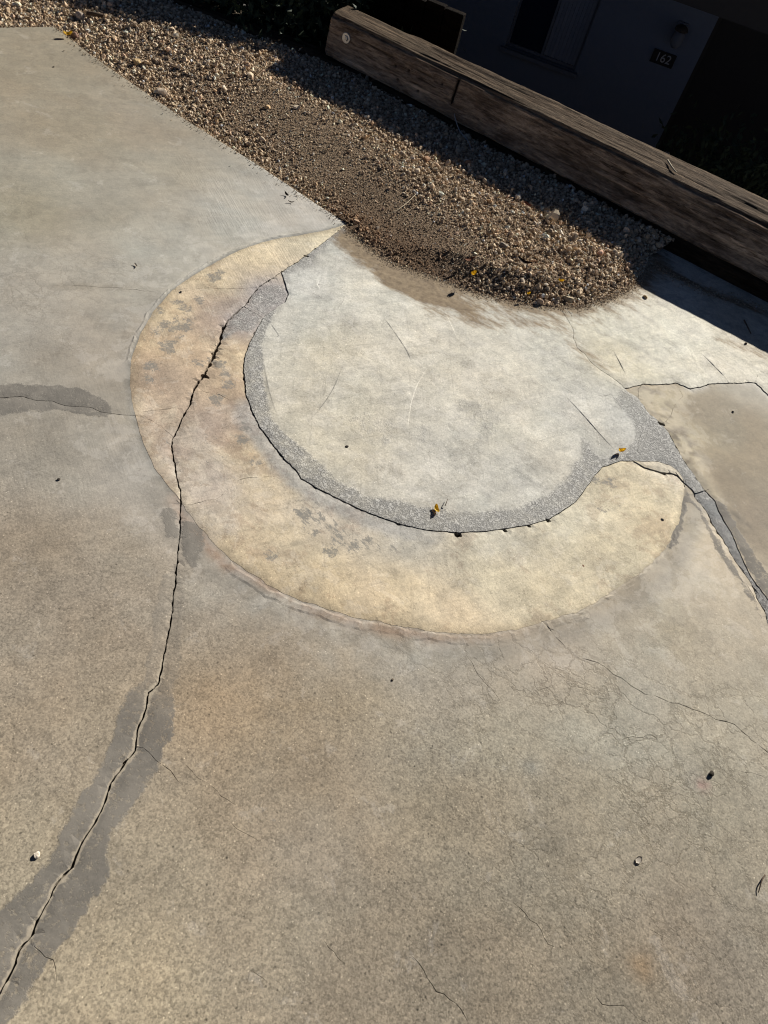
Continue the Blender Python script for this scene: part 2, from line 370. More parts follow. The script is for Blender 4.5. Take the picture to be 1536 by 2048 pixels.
gap(OUT_W, [(0, .0014), (.4, .0016), (.65, .0008), (1, .0008)], 9, wob=.0022, bev=.0010, soft=4)
gap(OUT_E, [(0, .0008), (.3, .0010), (.55, .0022), (.7, .0014), (.9, .0022), (1, .002)], 10, wob=.004, bev=.0012, soft=5)
for k, (px, r) in enumerate([((916, 1069), .008), ((1010, 1061), .005), ((1096, 1041), .006), ((1058, 1052), .004), ((410, 752), .008), ((613, 512), .007), ((1323, 848), .009), ((797, 1048), .004)]): blob_gap(px, r, 20 + k)
n_gap_edges = len(segs)

def groove(px, w, depth, seed, raise_=False, wob=.0025, smooth=0):
    """hairline crack (negative) or trowel ridge (positive): edge, middle, edge"""
    if not raise_: w *= .55; depth *= .55
    P = surveys(px)
    if smooth: P = smooth_line(P, smooth)
    P = resample(P, .012 if not raise_ else .02); n = normals(P); t = np.linspace(0, 1, len(P))
    q = np.c_[t * len(P) * .012 * 40, np.full(len(P), seed * 3.3)]
    P = P + n * (fbm(q * .8, 5, seed, .62) * wob * (4.2 if not raise_ else 2))[:, None]
    taper = np.minimum(1, np.minimum(t, 1 - t) * 5 + .12)
    wv = w * (.6 + .6 * np.abs(fbm(q * 2, 2, seed + 3)) * 2) * taper
    brk = np.clip(.62 + 1.5 * fbm(q * .9 + 40, 3, seed + 8), .05, 1) if not raise_ else 1.0
    zc = depth * taper * brk; wv = wv * (.45 + .55 * brk)
    L, Rr = P + n * wv[:, None] * .5, P - n * wv[:, None] * .5
    add_chain(P, zc, np.full(len(P), 0.0 if raise_ else 1.0) * np.clip(taper * 1.4, 0, 1) * brk, False)
    add_chain(L, np.zeros(len(P)), np.zeros(len(P)), False); add_chain(Rr, np.zeros(len(P)) - (.0 if not raise_ else 0), np.zeros(len(P)), False)

def lip(line, off, z, seed, wob):
    Pn = resample(line, .011); rad_ = (Pn - CEN) / np.linalg.norm(Pn - CEN, axis=1)[:, None]; q = np.c_[np.arange(len(Pn)) * .011 * 26, np.full(len(Pn), seed * 5.1)]
    Pn = Pn + rad_ * (off + wob * fbm(q, 4, seed))[:, None]; add_chain(Pn, z * (.2 + .8 * np.abs(fbm(q * 1.5 + 9, 3, seed + 4)) * 2.2).clip(0, 1.5), np.zeros(len(Pn)), False)
for off, z in ((.005, -.0006), (.012, .0017), (.026, .0014), (.032, .0)): lip(OUT_E[4:14], off, z, 33, .013)
for off, z in ((.004, -.0006), (.010, .0016), (.017, .0)): lip(OUT_E[13:19], off, z, 35, .005)
for off, z in ((.005, -.0006), (.013, .0014), (.018, .0)): lip(OUT_W[3:12], off, z, 37, .006)
HAIR = [
    ([(1078, 1236), (1108, 1272), (1130, 1292), (1168, 1320), (1208, 1330), (1228, 1352), (1288, 1385), (1358, 1410), (1418, 1431), (1468, 1450), (1493, 1470), (1536, 1505), (1620, 1580)], .0042, -.004),
    ([(388, 782), (415, 786), (440, 790), (470, 803)], .003, -.003), ([(362, 1008), (400, 1005), (430, 1001), (452, 985), (480, 960), (520, 954), (562, 950)], .003, -.003),
    ([(345, 580), (400, 576), (460, 578), (515, 575)], .0025, -.0025), ([(278, 828), (320, 818), (365, 818)], .0025, -.0025), ([(290, 838), (320, 850), (345, 872)], .0022, -.0025),
    ([(491, 612), (510, 625), (527, 636)], .0035, -.003), ([(452, 645), (445, 660), (430, 672), (435, 690)], .003, -.003),
    ([(420, 885), (440, 860), (470, 840), (495, 815)], .0022, -.002),
    ([(275, 1490), (305, 1515), (330, 1535), (365, 1570)], .003, -.003), ([(355, 1510), (385, 1540), (420, 1570), (455, 1600), (480, 1625)], .002, -.002), ([(450, 1640), (490, 1665), (520, 1690)], .002, -.002),
    ([(62, 1880), (85, 1905), (100, 1925), (115, 1970)], .004, -.003), ([(815, 1910), (840, 1940), (880, 1985), (910, 2010), (940, 2048)], .0032, -.003),
    ([(1030, 1805), (1055, 1830), (1080, 1855), (1090, 1880), (1110, 1895)], .0028, -.003), ([(960, 1750), (975, 1765), (995, 1785)], .002, -.002),
    ([(1180, 1985), (1210, 2005), (1250, 2020), (1300, 2045)], .0028, -.003), ([(650, 1880), (670, 1905), (690, 1925)], .003, -.003), ([(500, 1945), (530, 1960), (548, 1985)], .0025, -.002), ([(1200, 1820), (1300, 1860), (1370, 1890)], .0018, -.002),
    ([(935, 1310), (955, 1345), (985, 1380), (1010, 1420), (1040, 1445)], .0022, -.002), ([(1060, 1350), (1080, 1385), (1110, 1370)], .002, -.002), ([(1470, 1540), (1500, 1545), (1536, 1560)], .0022, -.002),
    ([(1316, 842), (1300, 860), (1280, 872), (1273, 890), (1275, 905), (1290, 918)], .0028, -.0025), ([(1325, 848), (1338, 832), (1345, 815), (1355, 806)], .003, -.003), ([(1276, 796), (1275, 780), (1285, 770)], .003, -.003), ([(1358, 778), (1365, 790), (1355, 800)], .002, -.002),
    ([(1510, 766), (1515, 750)], .003, -.003), ([(575, 587), (640, 572), (700, 562)], .0018, -.0018), ([(1483, 1132), (1492, 1145), (1500, 1160), (1518, 1185), (1530, 1200)], .004, -.004), ([(1474, 1142), (1482, 1158), (1500, 1180), (1515, 1205)], .003, -.003),
    ([(20, 565), (40, 550), (60, 540)], .002, -.002), ([(60, 1540), (75, 1560), (70, 1590)], .002, -.002), ([(1240, 1480), (1300, 1470), (1330, 1490)], .002, -.002),
    ([(100, 572), (170, 572), (240, 576), (320, 584)], .0025, -.002), ([(1190, 790), (1205, 795), (1222, 790), (1236, 810)], .002, -.002),
]
for k, (px, w, d) in enumerate(HAIR): groove(px, w, d, 40 + k)
RIDGE = [([(878, 712), (855, 735), (835, 765), (822, 800), (815, 840), (814, 872)], 'b', .0022), ([(684, 738), (668, 780), (645, 815), (612, 852)], 'd', .0020), ([(766, 635), (785, 660), (800, 682), (815, 705), (824, 730)], 'd', .0020),
         ([(1130, 792), (1165, 830), (1195, 865), (1228, 900)], 'd', .0020), ([(1228, 705), (1238, 725), (1252, 752)], 'd', .0022), ([(1405, 710), (1430, 735), (1458, 765)], 'd', .0022), ([(890, 625), (900, 650), (914, 680)], 'b', .0014), ([(985, 864), (1015, 848), (1040, 836)], 'b', .0012),
         ([(636, 560), (634, 572), (640, 582)], 'b', .0018), ([(1030, 690), (1070, 682), (1120, 678)], 'b', .0008), ([(536, 640), (550, 660), (562, 678), (530, 678)], 'd', .0012), ([(706, 620), (704, 650), (700, 662), (680, 664)], 'b', .0008), ([(688, 590), (690, 602), (672, 622)], 'd', .0010), ([(556, 835), (540, 790), (530, 740), (524, 700)], 'd', .0010),
         ([(895, 618), (950, 622), (1010, 630)], 'd', .0008), ([(1180, 850), (1200, 880), (1190, 920)], 'b', .0012)]
ridge_lines = []
for k, (px, w, d) in enumerate(RIDGE):
    Pl = resample(smooth_line(surveys(px), 3), .012); n = normals(Pl); t = np.linspace(0, 1, len(Pl)); q = np.c_[t * len(Pl) * .25, np.full(len(Pl), k * 3.7)]
    hz = d * .72 * np.sin(np.pi * np.clip(t, .02, .98)) ** .7 * (.5 + .9 * np.abs(fbm(q, 3, 300 + k)) * 2).clip(.3, 1.2)
    sd = 1 if ((n @ SUN_DIR[:2]).mean() > 0) == (w == 'b') else -1
    add_chain(Pl, hz, np.zeros(len(Pl)), False); add_chain(Pl + n * sd * .0035, np.zeros(len(Pl)), np.zeros(len(Pl)), False); ridge_lines.append((Pl, n, hz, sd))

# outline of all the concrete, its north side running under the gravel and the timbers
TIMB_R = surveys([(1300, 470), (1428, 545), (1540, 575)])
NORTH = np.r_[A_EDGE, surveys([(715, 442), (760, 455), (900, 520), (1010, 560), (1110, 575), (1200, 540), (1255, 505)]), TIMB_R, [[1.9, 2.95], [4.2, 2.0]]]
outline = np.r_[NORTH, [[4.2, -3.0], [-6.0, -3.0]], [[-6.0, A_EDGE[0, 1] + (A_EDGE[0, 1] - A_EDGE[1, 1]) * 1.0]]]
outl = resample(np.r_[outline, outline[:1]], .03)[:-1]
add_chain(outl, np.full(len(outl), -.001), np.zeros(len(outl)), True)

# grid points: fine in the field of view, coarse around it
VIEW = surveys([(-40, -40), (1576, 380), (1576, 2090), (-40, 2090)]); VIEW = np.array([[-2.7, 3.9], [1.7, 3.3], [1.15, .25], [-.45, .02]])
def grid(x0, x1, y0, y1, s):
    X, Y = np.meshgrid(np.arange(x0, x1, s), np.arange(y0, y1, s)); G = np.c_[X.ravel(), Y.ravel()]
    return G + rng.uniform(-.28, .28, G.shape) * s
Gf = grid(-2.9, 1.8, -.05, 4.0, .0135); Gf = Gf[inside(Gf, VIEW)]
Gc = grid(-5.95, 4.15, -2.95, 4.5, .11); Gc = Gc[~inside(Gc, VIEW)]
G = np.r_[Gf, Gc]; G = G[inside(G, outline)]
occ = set(map(tuple, np.floor(np.array(pts_in) / .006).astype(int)))
cell = np.floor(G / .006).astype(int)
keep = np.array([not any((a + i, b + j) in occ for i in (-1, 0, 1) for j in (-1, 0, 1)) for a, b in cell]); G = G[keep]
n_con = len(pts_in)
allp = np.r_[np.array(pts_in), G]
ov, oe, of, o_v, o_e, o_f = delaunay_2d_cdt([Vector(p) for p in allp], segs, [], 0, 1e-6)
V2 = np.array([(v.x, v.y) for v in ov]); T = np.array([list(t) for t in of if len(t) == 3])
conv = np.zeros(len(V2), bool); zoff = np.zeros(len(V2)); crk = np.zeros(len(V2)); isgapv = np.zeros(len(V2), bool)
gap_v_max = max(max(s) for s in segs[:n_gap_edges]) + 1
for k, src in enumerate(o_v):
    if not src: zoff[k] = -.001; conv[k] = True; continue
    i = min(src); conv[k] = i < n_con
    if i < n_con: zoff[k] = z_in[i]; crk[k] = crk_in[i]; isgapv[k] = i < gap_v_max
cen = V2[T].mean(1)
ingap = np.zeros(len(T), bool)
for p in gap_polys: ingap |= inside(cen, p)
indom = inside(cen, outline)
barrier = set()
for k, src in enumerate(o_e):
    if any(i < n_gap_edges for i in src): a, b = oe[k]; barrier.add((min(a, b), max(a, b)))
# flood fill of triangles that are not in a gap
insoft = np.full(len(T), -1)
for k, p in soft_polys.items(): insoft[inside(cen, p) & ~ingap] = k
live = indom & ~ingap & (insoft < 0)
E3 = np.sort(np.stack([T[:, [0, 1]], T[:, [1, 2]], T[:, [2, 0]]], 1).reshape(-1, 2), 1)
key = E3[:, 0].astype(np.int64) * len(V2) + E3[:, 1]; tri_of = np.repeat(np.arange(len(T)), 3)
order = np.argsort(key, kind='stable'); ks, ts = key[order], tri_of[order]
same = np.nonzero(ks[1:] == ks[:-1])[0]
bar = np.array(sorted(a * len(V2) + b for a, b in barrier), np.int64)
isb = np.isin(ks[same], bar)
pairs = np.c_[ts[same], ts[same + 1]][~isb]; pairs = pairs[live[pairs[:, 0]] & live[pairs[:, 1]]]
lab = np.arange(len(T))
for _ in range(400):                                 # label propagation with pointer jumping
    m = np.minimum(lab[pairs[:, 0]], lab[pairs[:, 1]]); old = lab.copy()
    np.minimum.at(lab, lab[pairs[:, 0]], m); np.minimum.at(lab, lab[pairs[:, 1]], m)
    np.minimum.at(lab, pairs[:, 0], m); np.minimum.at(lab, pairs[:, 1], m); lab = lab[lab]
    if (lab == old).all(): break
def piece_at(px):
    p = survey(*px); d = ((cen - p) ** 2).sum(1); d[~live] = 9; return lab[np.argmin(d)]
PIECES = [('slab', (200, 450), 0.0, 'broom-marked grey slab beside the gravel, upper left of the ring'),
          ('slab', (120, 1200), -.0003, 'brown worn slab left of the long crack'),
          ('slab', (800, 1600), 0.0, 'large sandy slab in the foreground right of the long crack'),
          ('slab', (1480, 950), 0.0, 'tan slab at the right edge behind the sealed crack'),
          ('ring_band', (320, 750), .0002, 'spotted yellowish half of the curved concrete band, left of the crack'),
          ('ring_band', (900, 1160), .0004, 'broad yellowish concrete band curving under the pale circle'),
          ('infill_patch', (800, 800), .0036, 'pale trowelled round concrete infill with a dark coarse rim'),
          ('infill_patch', (1350, 700), .0036, 'pale white concrete apron in front of the lower timber'),
          ('sealed_strip', (1440, 1045), -.0015, 'dark grey mortar strip filling the crack on the right'),
          ('chip', (1315, 934), .0030, 'pale loose concrete sliver lying in the crack end')]
plab = {}
for k, (nm, px, z, lb) in enumerate(PIECES): plab.setdefault(piece_at(px), k)
tp = np.full(len(T), -1); 
for l, k in plab.items(): tp[(lab == l) & live] = k
# leftover crumbs join the nearest piece
left = np.nonzero(live & (tp < 0))[0]
have = np.nonzero(tp >= 0)[0]
if len(left):
    hs = have[rng.choice(len(have), min(len(have), 30000), replace=False)]
    for l in np.unique(lab[left]):
        idx = left[lab[left] == l]; c = cen[idx].mean(0)
        tp[idx] = tp[hs[np.argmin(((cen[hs] - c) ** 2).sum(1))]]
tp[insoft >= 0] = insoft[insoft >= 0]
print('pieces', [(PIECES[k][0], int((tp == k).sum())) for k in range(len(PIECES))], 'leftover', len(left))

# ---- surface fields over all plan vertices
def lift(ctrl, d): return [(p, tuple(min(255, a + b) for a, b in zip(c, d))) for p, c in ctrl]
def field(ctrl, P, soft=.05, pw=1.6):
    C = surveys([c[0] for c in ctrl]); A = np.array([lin(c[1]) for c in ctrl]); num = np.zeros((len(P), 3)); den = np.zeros(len(P))
    for c, a in zip(C, A):
        w = 1 / (((P - c) ** 2).sum(1) + soft ** 2) ** pw; num += w[:, None] * a; den += w
    return num / den[:, None]
KALB = 1.22
OLD = [((50, 120), (146, 136, 116)), ((150, 250), (150, 140, 120)), ((300, 250), (152, 143, 126)), ((60, 420), (150, 144, 126)), ((200, 420), (154, 148, 133)), ((350, 350), (158, 152, 137)), ((450, 400), (173, 169, 158)), ((600, 420), (177, 173, 164)), ((300, 480), (172, 168, 156)),
       ((100, 600), (164, 158, 146)), ((200, 540), (165, 160, 148)), ((200, 680), (158, 151, 139)), ((60, 720), (157, 151, 139)), ((100, 900), (147, 140, 127)), ((200, 860), (155, 149, 137)), ((60, 1100), (130, 117, 99)), ((200, 1250), (132, 119, 101)), ((100, 1500), (136, 123, 103)), ((60, 1680), (142, 130, 108)),
       ((280, 950), (164, 158, 147)), ((250, 1080), (140, 130, 114)), ((300, 1030), (160, 152, 139)), ((280, 1200), (138, 127, 111)), ((430, 1150), (155, 146, 131)),
       ((500, 1300), (137, 124, 105)), ((420, 1400), (142, 125, 101)), ((550, 1230), (148, 139, 124)), ((700, 1290), (150, 142, 127)), ((700, 1400), (141, 129, 108)), ((900, 1340), (152, 143, 127)), ((1100, 1300), (158, 149, 134)), ((1200, 1450), (154, 147, 130)), ((1400, 1250), (170, 161, 143)), ((1300, 1350), (157, 150, 134)), ((1450, 1200), (176, 166, 147)), ((1400, 1090), (188, 176, 154)), ((1350, 1180), (176, 166, 147)),
       ((650, 1550), (136, 124, 105)), ((600, 1700), (133, 121, 103)), ((300, 1750), (137, 125, 104)), ((300, 1950), (151, 137, 112)), ((150, 2020), (152, 139, 115)), ((500, 1900), (138, 125, 104)), ((900, 1900), (124, 114, 97)), ((1400, 1900), (124, 114, 98)), ((1100, 1700), (131, 123, 106)), ((1450, 1600), (141, 134, 117)), ((900, 1650), (133, 123, 104)), ((1000, 1500), (146, 137, 118)), ((1200, 1600), (141, 133, 115)), ((1450, 1420), (154, 147, 130)), ((1200, 2000), (122, 112, 95)), ((700, 2000), (132, 120, 101)),
       ((1480, 850), (143, 132, 112)), ((1440, 950), (141, 130, 111)), ((1520, 1050), (135, 123, 105)), ((1420, 830), (146, 135, 115)), ((1320, 805), (178, 163, 137)), ((1365, 870), (182, 168, 138)), ((1500, 775), (170, 164, 150)), ((1390, 930), (158, 148, 126))]
RING0 = [((640, 475), (208, 196, 162)), ((500, 510), (207, 191, 154)), ((430, 560), (203, 186, 148)), ((350, 620), (202, 182, 142)), ((300, 700), (204, 184, 145)), ((330, 750), (184, 165, 138)), ((280, 790), (196, 178, 146)), ((390, 700), (196, 176, 140)), ((420, 640), (186, 168, 142)), ((310, 850), (190, 173, 145)), ((335, 940), (186, 172, 146)),
        ((420, 850), (180, 165, 143)), ((440, 760), (190, 172, 138)), ((470, 720), (200, 182, 142)), ((470, 640), (150, 146, 140)), ((535, 590), (160, 156, 150)), ((420, 960), (188, 178, 158)), ((400, 1030), (190, 178, 154)), ((500, 900), (196, 177, 139)), ((540, 960), (190, 173, 138)), ((560, 1060), (196, 180, 145)), ((500, 1100), (196, 178, 141)), ((640, 1020), (184, 174, 152)), ((700, 1060), (178, 168, 145)), ((650, 1150), (206, 187, 146)), ((800, 1180), (208, 189, 149)), ((820, 1090), (178, 172, 152)), ((1000, 1150), (200, 189, 156)), ((1000, 1085), (190, 184, 160)), ((1150, 1040), (192, 185, 158)), ((1200, 1080), (200, 189, 154)), ((1300, 980), (204, 191, 155)), ((1250, 940), (198, 186, 152)), ((1100, 1190), (200, 187, 152)), ((900, 1240), (202, 184, 148)), ((1330, 1060), (200, 184, 146)), ((1315, 932), (200, 190, 164))]
RING = [(p, (c[0] + 6, c[1] + 7, c[2] + 15)) for p, c in RING0]
PATCH = [((650, 700), (192, 186, 170)), ((800, 700), (198, 192, 178)), ((1000, 850), (192, 188, 176)), ((900, 900), (188, 184, 174)), ((700, 880), (190, 183, 166)), ((600, 560), (187, 188, 184)), ((660, 510), (182, 180, 172)), ((740, 580), (198, 194, 182)), ((560, 640), (186, 184, 176)), ((850, 960), (188, 184, 174)), ((1100, 700), (196, 194, 183)), ((1200, 640), (200, 197, 182)), ((1350, 680), (207, 204, 190)), ((1450, 730), (205, 201, 187)), ((1230, 720), (190, 184, 164)), ((1000, 720), (196, 191, 178)), ((1180, 820), (190, 188, 180)), ((1250, 860), (172, 172, 168)), ((1340, 900), (150, 150, 148)), ((1000, 960), (184, 182, 174)), ((1480, 660), (196, 188, 170)), ((1300, 600), (204, 200, 186))]
STRIP = [((1415, 1010), (98, 103, 106)), ((1450, 1050), (112, 114, 116)), ((1480, 1120), (104, 106, 107)), ((1530, 1200), (92, 92, 94)), ((1385, 965), (150, 150, 148))]
P = V2
col_old, col_ring, col_patch, col_strip = (field(c, P) / KALB for c in ([(p, tuple(v + ((12 if p[1] > 1250 else 7 if p[1] > 1000 else 0) + (7 if p[0] < 650 and p[1] > 1000 else 0)) + k for v, k in zip(c, (0, 1, 3)))) for p, c in OLD], RING, lift(PATCH, (7, 7, 6)), lift(STRIP, (14, 12, 10))))
rad = np.linalg.norm(P - CEN, axis=1)
def poly_sdf(px): return sdf(P, surveys(px))
big = np.full(len(P), 9.0)
MORTAR = [  # skim smears, old slabs
    [(-200, 770), (0, 768), (60, 772), (120, 770), (165, 778), (205, 795), (222, 812), (222, 832), (190, 832), (120, 820), (60, 824), (0, 832), (-200, 850)],
    [(322, 1020), (335, 1012), (350, 1030), (360, 1080), (345, 1082), (330, 1060)], [(366, 1043), (385, 1042), (405, 1055), (405, 1090), (398, 1130), (385, 1145), (370, 1120), (364, 1080)],
    [(318, 1180), (350, 1120), (362, 1180), (372, 1140), (362, 1300), (348, 1390), (345, 1480), (310, 1540), (285, 1590), (240, 1640), (215, 1700), (212, 1760), (190, 1800), (150, 1860), (110, 1900), (70, 1960), (20, 2048), (-80, 2180), (-200, 2200), (-60, 1960), (0, 1830), (60, 1760), (115, 1690), (160, 1590), (210, 1520), (235, 1440), (255, 1390), (290, 1360), (300, 1290)],
    [(1369, 975), (1395, 1010), (1425, 1060), (1462, 1120), (1500, 1180), (1532, 1245), (1523, 1235), (1480, 1165), (1440, 1110), (1415, 1062), (1400, 1020), (1375, 1000)],
    [(1420, 990), (1450, 1010), (1480, 1060), (1510, 1110), (1545, 1160), (1600, 1200), (1560, 1240), (1500, 1140), (1460, 1060)],
    [(1365, 990), (1372, 1010), (1366, 1050), (1350, 1090), (1335, 1105), (1345, 1060), (1358, 1010)]]
d_m = big.copy()
for k, m in enumerate(MORTAR):
    dd = poly_sdf(m)
    if k == 3: dd = dd + .006 * sstep(1.35, 1.75, P[:, 1])
    d_m = np.minimum(d_m, dd)
skim_k = .97 - .72 * np.exp(-(seg_dist(P, surveys([(350, 1190), (335, 1330)])) / .075) ** 2)
flake = .30 + .62 * np.exp(-(seg_dist(P, surveys([(615, 1020), (680, 1070), (780, 1092)])) / .05) ** 2) + .18 * np.exp(-((P - survey(360, 640)) ** 2).sum(1) / .2 ** 2) + .25 * np.exp(-((P - survey(400, 900)) ** 2).sum(1) / .2 ** 2) + .2 * np.exp(-((P - survey(1215, 1000)) ** 2).sum(1) / .08 ** 2) - .12 * np.exp(-((P - survey(950, 1180)) ** 2).sum(1) / .35 ** 2)
def gau(px, r): return np.exp(-((P - survey(*px)) ** 2).sum(1) / r ** 2)
dirty_r = .34 + .50 * gau((370, 770), .20) + .25 * gau((430, 860), .14) + .3 * gau((420, 640), .10) + .15 * gau((560, 1000), .15) - .30 * gau((560, 490), .2) - .18 * gau((900, 1180), .45)
bare_r = .25 + .62 * gau((395, 965), .11) + .30 * gau((330, 860), .10) + .25 * gau((440, 1060), .10) + .2 * gau((1050, 1080), .2)
dirty_o = .20 + .32 * gau((1300, 1250), .2) + .2 * gau((1360, 850), .15) + .1 * gau((300, 1300), .3); bare_o = .12 + .42 * np.exp(-(np.maximum(rad - .88, 0) / .13) ** 2) + .3 * gau((1400, 1150), .2) + .2 * gau((1360, 870), .1)
dirty_p = .16 + .25 * gau((1000, 850), .3) + .2 * gau((850, 950), .2); bare_p = .42 + .2 * gau((1350, 680), .3)
SPOTS = [(430, 555, 9), (345, 575, 5), (358, 606, 7), (370, 616, 8), (330, 650, 8), (346, 658, 6), (368, 655, 9), (335, 690, 10), (340, 700, 8), (305, 735, 9), (440, 730, 9), (452, 748, 7), (432, 800, 10), (490, 855, 9), (484, 882, 8), (510, 922, 6), (543, 1110, 7), (662, 1103, 9), (702, 1094, 8), (735, 1080, 6), (632, 1068, 6), (440, 545, 5), (400, 600, 6), (310, 665, 5), (352, 640, 5), (320, 620, 5), (380, 640, 5), (360, 675, 5), (395, 725, 6), (300, 760, 7), (1190, 960, 8), (1220, 965, 8), (1205, 1020, 7), (460, 770, 8), (425, 720, 5), (610, 1030, 9)]
d_s = big.copy()
for x, y, r in SPOTS:
    c = survey(x, y); d_s = np.minimum(d_s, np.linalg.norm(P - c, axis=1) - r * 1.25 * np.linalg.norm(np.r_[c, 1.5]) / 1490 * 1.15)
RIM_IN = surveys([(565, 600), (540, 650), (527, 690), (530, 760), (545, 835), (575, 870), (625, 910), (675, 952), (735, 985), (800, 1003), (870, 1012), (950, 1015), (1030, 1008), (1085, 985), (1130, 945), (1150, 905), (1150, 870), (1165, 862), (1180, 880), (1195, 905), (1225, 905), (1260, 885), (1265, 850), (1225, 800), (1245, 770), (1150, 690), (1100, 560), (700, 400), (560, 560)])
_rs = sdf(P, RIM_IN); _wl = sstep(-.18, -.38, P[:, 0]); rim = (sstep(-.008, .034, _rs + .024 * fbm(P * 11, 5, 67, .6)) * (1 - _wl) + sstep(-.002, .010, _rs + .004 * fbm(P * 30, 3, 66)) * _wl) * (1 - .2 * sstep(2.0, 2.25, P[:, 1]))
rim = np.maximum(rim, .62 * np.exp(-(seg_dist(P, surveys([(690, 455), (612, 515), (560, 550)])) / .035) ** 2) + .42 * np.exp(-((P - survey(620, 530)) ** 2).sum(1) / .09 ** 2))
dF = seg_dist(P, F_EDGE)
silt = .95 * np.exp(-(dF / .085) ** 1.4)
silt += .6 * np.exp(-(seg_dist(P, surveys([(690, 455), (730, 500), (790, 540), (850, 575)])) / .085) ** 2)
silt += .75 * np.exp(-((P - survey(700, 465)) ** 2).sum(1) / .07 ** 2) + .9 * np.exp(-(seg_dist(P, surveys([(780, 560), (860, 598), (930, 618)])) / .05) ** 2) + .35 * np.exp(-(seg_dist(P, surveys([(1140, 690), (1210, 730)])) / .05) ** 2)
silt += .45 * np.exp(-(seg_dist(P, surveys([(1440, 680), (1536, 715)])) / .035) ** 2) + .3 * np.exp(-(seg_dist(P, surveys([(850, 630), (1000, 655)])) / .03) ** 2) + .25 * np.exp(-(seg_dist(P, surveys([(960, 640), (1120, 660)])) / .05) ** 2)
silt += .8 * np.exp(-(seg_dist(P, surveys([(1310, 530), (1430, 590), (1560, 640)])) / .035) ** 2)
lng = surveys(LONG[26:]); lip = np.exp(-(seg_dist(P, lng) / .0075) ** 2) * sstep(1.25, .9, P[:, 1]) * .95 + .5 * np.exp(-(seg_dist(P, surveys(LEFT5)) / .006) ** 2)
lip += .55 * np.exp(-(seg_dist(P, OUT_E[6:18]) / .006) ** 2)
grain_old = np.clip(.22 + .70 * sstep(1.6, .30, P[:, 1]) + .16 * fbm(P * 2.4, 3, 11), .10, 1.0)
grain_old *= 1 - .75 * np.exp(-((P - survey(470, 420)) ** 2).sum(1) / .45 ** 2)
ring_d = np.abs(rad - .885); grain_old *= 1 - .6 * np.exp(-(np.maximum(rad - .88, 0) / .14) ** 2)
craze = .06 + .9 * np.exp(-((P - survey(1250, 1480)) ** 2).sum(1) / .55 ** 2) + .45 * np.exp(-((P - survey(80, 560)) ** 2).sum(1) / .35 ** 2)
craze *= .5 + .5 * sstep(-.15, .3, fbm(P * 4, 4, 21))
broom_old = np.exp(-((P - survey(480, 410)) ** 2).sum(1) / .42 ** 2) * (.35 + .65 * sstep(-.15, .25, fbm(P * 4.5, 3, 121))) + .35 * np.exp(-((P - survey(100, 900)) ** 2).sum(1) / .4 ** 2)
# stains with a shape of their own
I_POLY = surveys([(1258, 788), (1285, 770), (1384, 779), (1378, 800), (1354, 822), (1362, 840), (1388, 872), (1402, 925), (1440, 998), (1405, 975), (1360, 905), (1320, 845)])
im = sstep(.006, -.006, sdf(P, I_POLY) + .016 * fbm(P * 26, 5, 141, .65)); col_old += (im * .85)[:, None] * (lin((184, 173, 149)) / KALB - col_old)
ib = np.exp(-((sdf(P, I_POLY) - .008) / .008) ** 2) * (P[:, 0] > survey(1345, 830)[0]); col_old += (ib * .6)[:, None] * (lin((176, 166, 146)) / KALB - col_old)
tp_ = np.exp(-(seg_dist(P, surveys(TOP3[5:])) / .022) ** 2) * sstep(-.1, .3, fbm(P * 13, 5, 143) + .25); col_old += (tp_ * .85)[:, None] * (lin((186, 183, 174)) / KALB - col_old)
def stain(col, px, r, rgb, k, sq=1.0):
    c = survey(*px); w = k * np.exp(-((((P - c) @ np.array([[1, 0], [0, sq]])) ** 2).sum(1)) / r ** 2) * (.75 + .5 * fbm(P * 45, 3, int(px[0])))
    return col + np.clip(w, 0, 1)[:, None] * (lin(rgb) / KALB - col)
col_old = stain(col_old, (1406, 1569), .012, (150, 92, 92), .9); col_old = stain(col_old, (1285, 1932), .026, (152, 128, 98), .75)
col_old = stain(col_old, (1390, 1560), .030, (160, 158, 152), .5); col_old = stain(col_old, (1062, 1532), .022, (152, 154, 148), .6); col_old = stain(col_old, (1100, 1670), .05, (120, 116, 106), .5)
col_old = stain(col_old, (1350, 1265), .08, (172, 160, 132), .4); col_old = stain(col_old, (560, 1400), .16, (143, 124, 98), .45)
dl = np.exp(-((seg_dist(P, surveys([(110, 573), (170, 572), (250, 578)])) + .010 * fbm(P * 20, 4, 151)) / .016) ** 2) * (.6 + .5 * fbm(P * 30, 3, 152)); col_old += np.clip(dl * .75, 0, 1)[:, None] * (lin((128, 122, 110)) / KALB - col_old)
# grey bands and rusty lip just outside the ring
wob = .010 * fbm(P * 9, 3, 31)
ang = np.degrees(np.arctan2(P[:, 1] - CEN[1], P[:, 0] - CEN[0]))
dW, dE = seg_dist(P, OUT_W), seg_dist(P, OUT_E)
b1 = np.exp(-((dW + wob) / .013) ** 2) * (rad > .80)
col_old += (b1 * .75)[:, None] * (lin((134, 133, 127)) / KALB - col_old); col_old += (np.exp(-((dW - .016 + wob) / .006) ** 2) * .6)[:, None] * (lin((190, 185, 172)) / KALB - col_old) * (P[:, 1] > 1.9)[:, None]
b2 = np.exp(-((dE - .016 + wob * 1.4) / .016) ** 2) * sstep(-.78, -.5, P[:, 0]) * sstep(.55, .1, P[:, 0])
col_old += (b2 * .9)[:, None] * (lin((150, 128, 110)) / KALB - col_old)
b3 = np.exp(-((dE - .055 + wob * 2) / .03) ** 2); col_old += (b3 * .5)[:, None] * (lin((134, 130, 122)) / KALB - col_old)
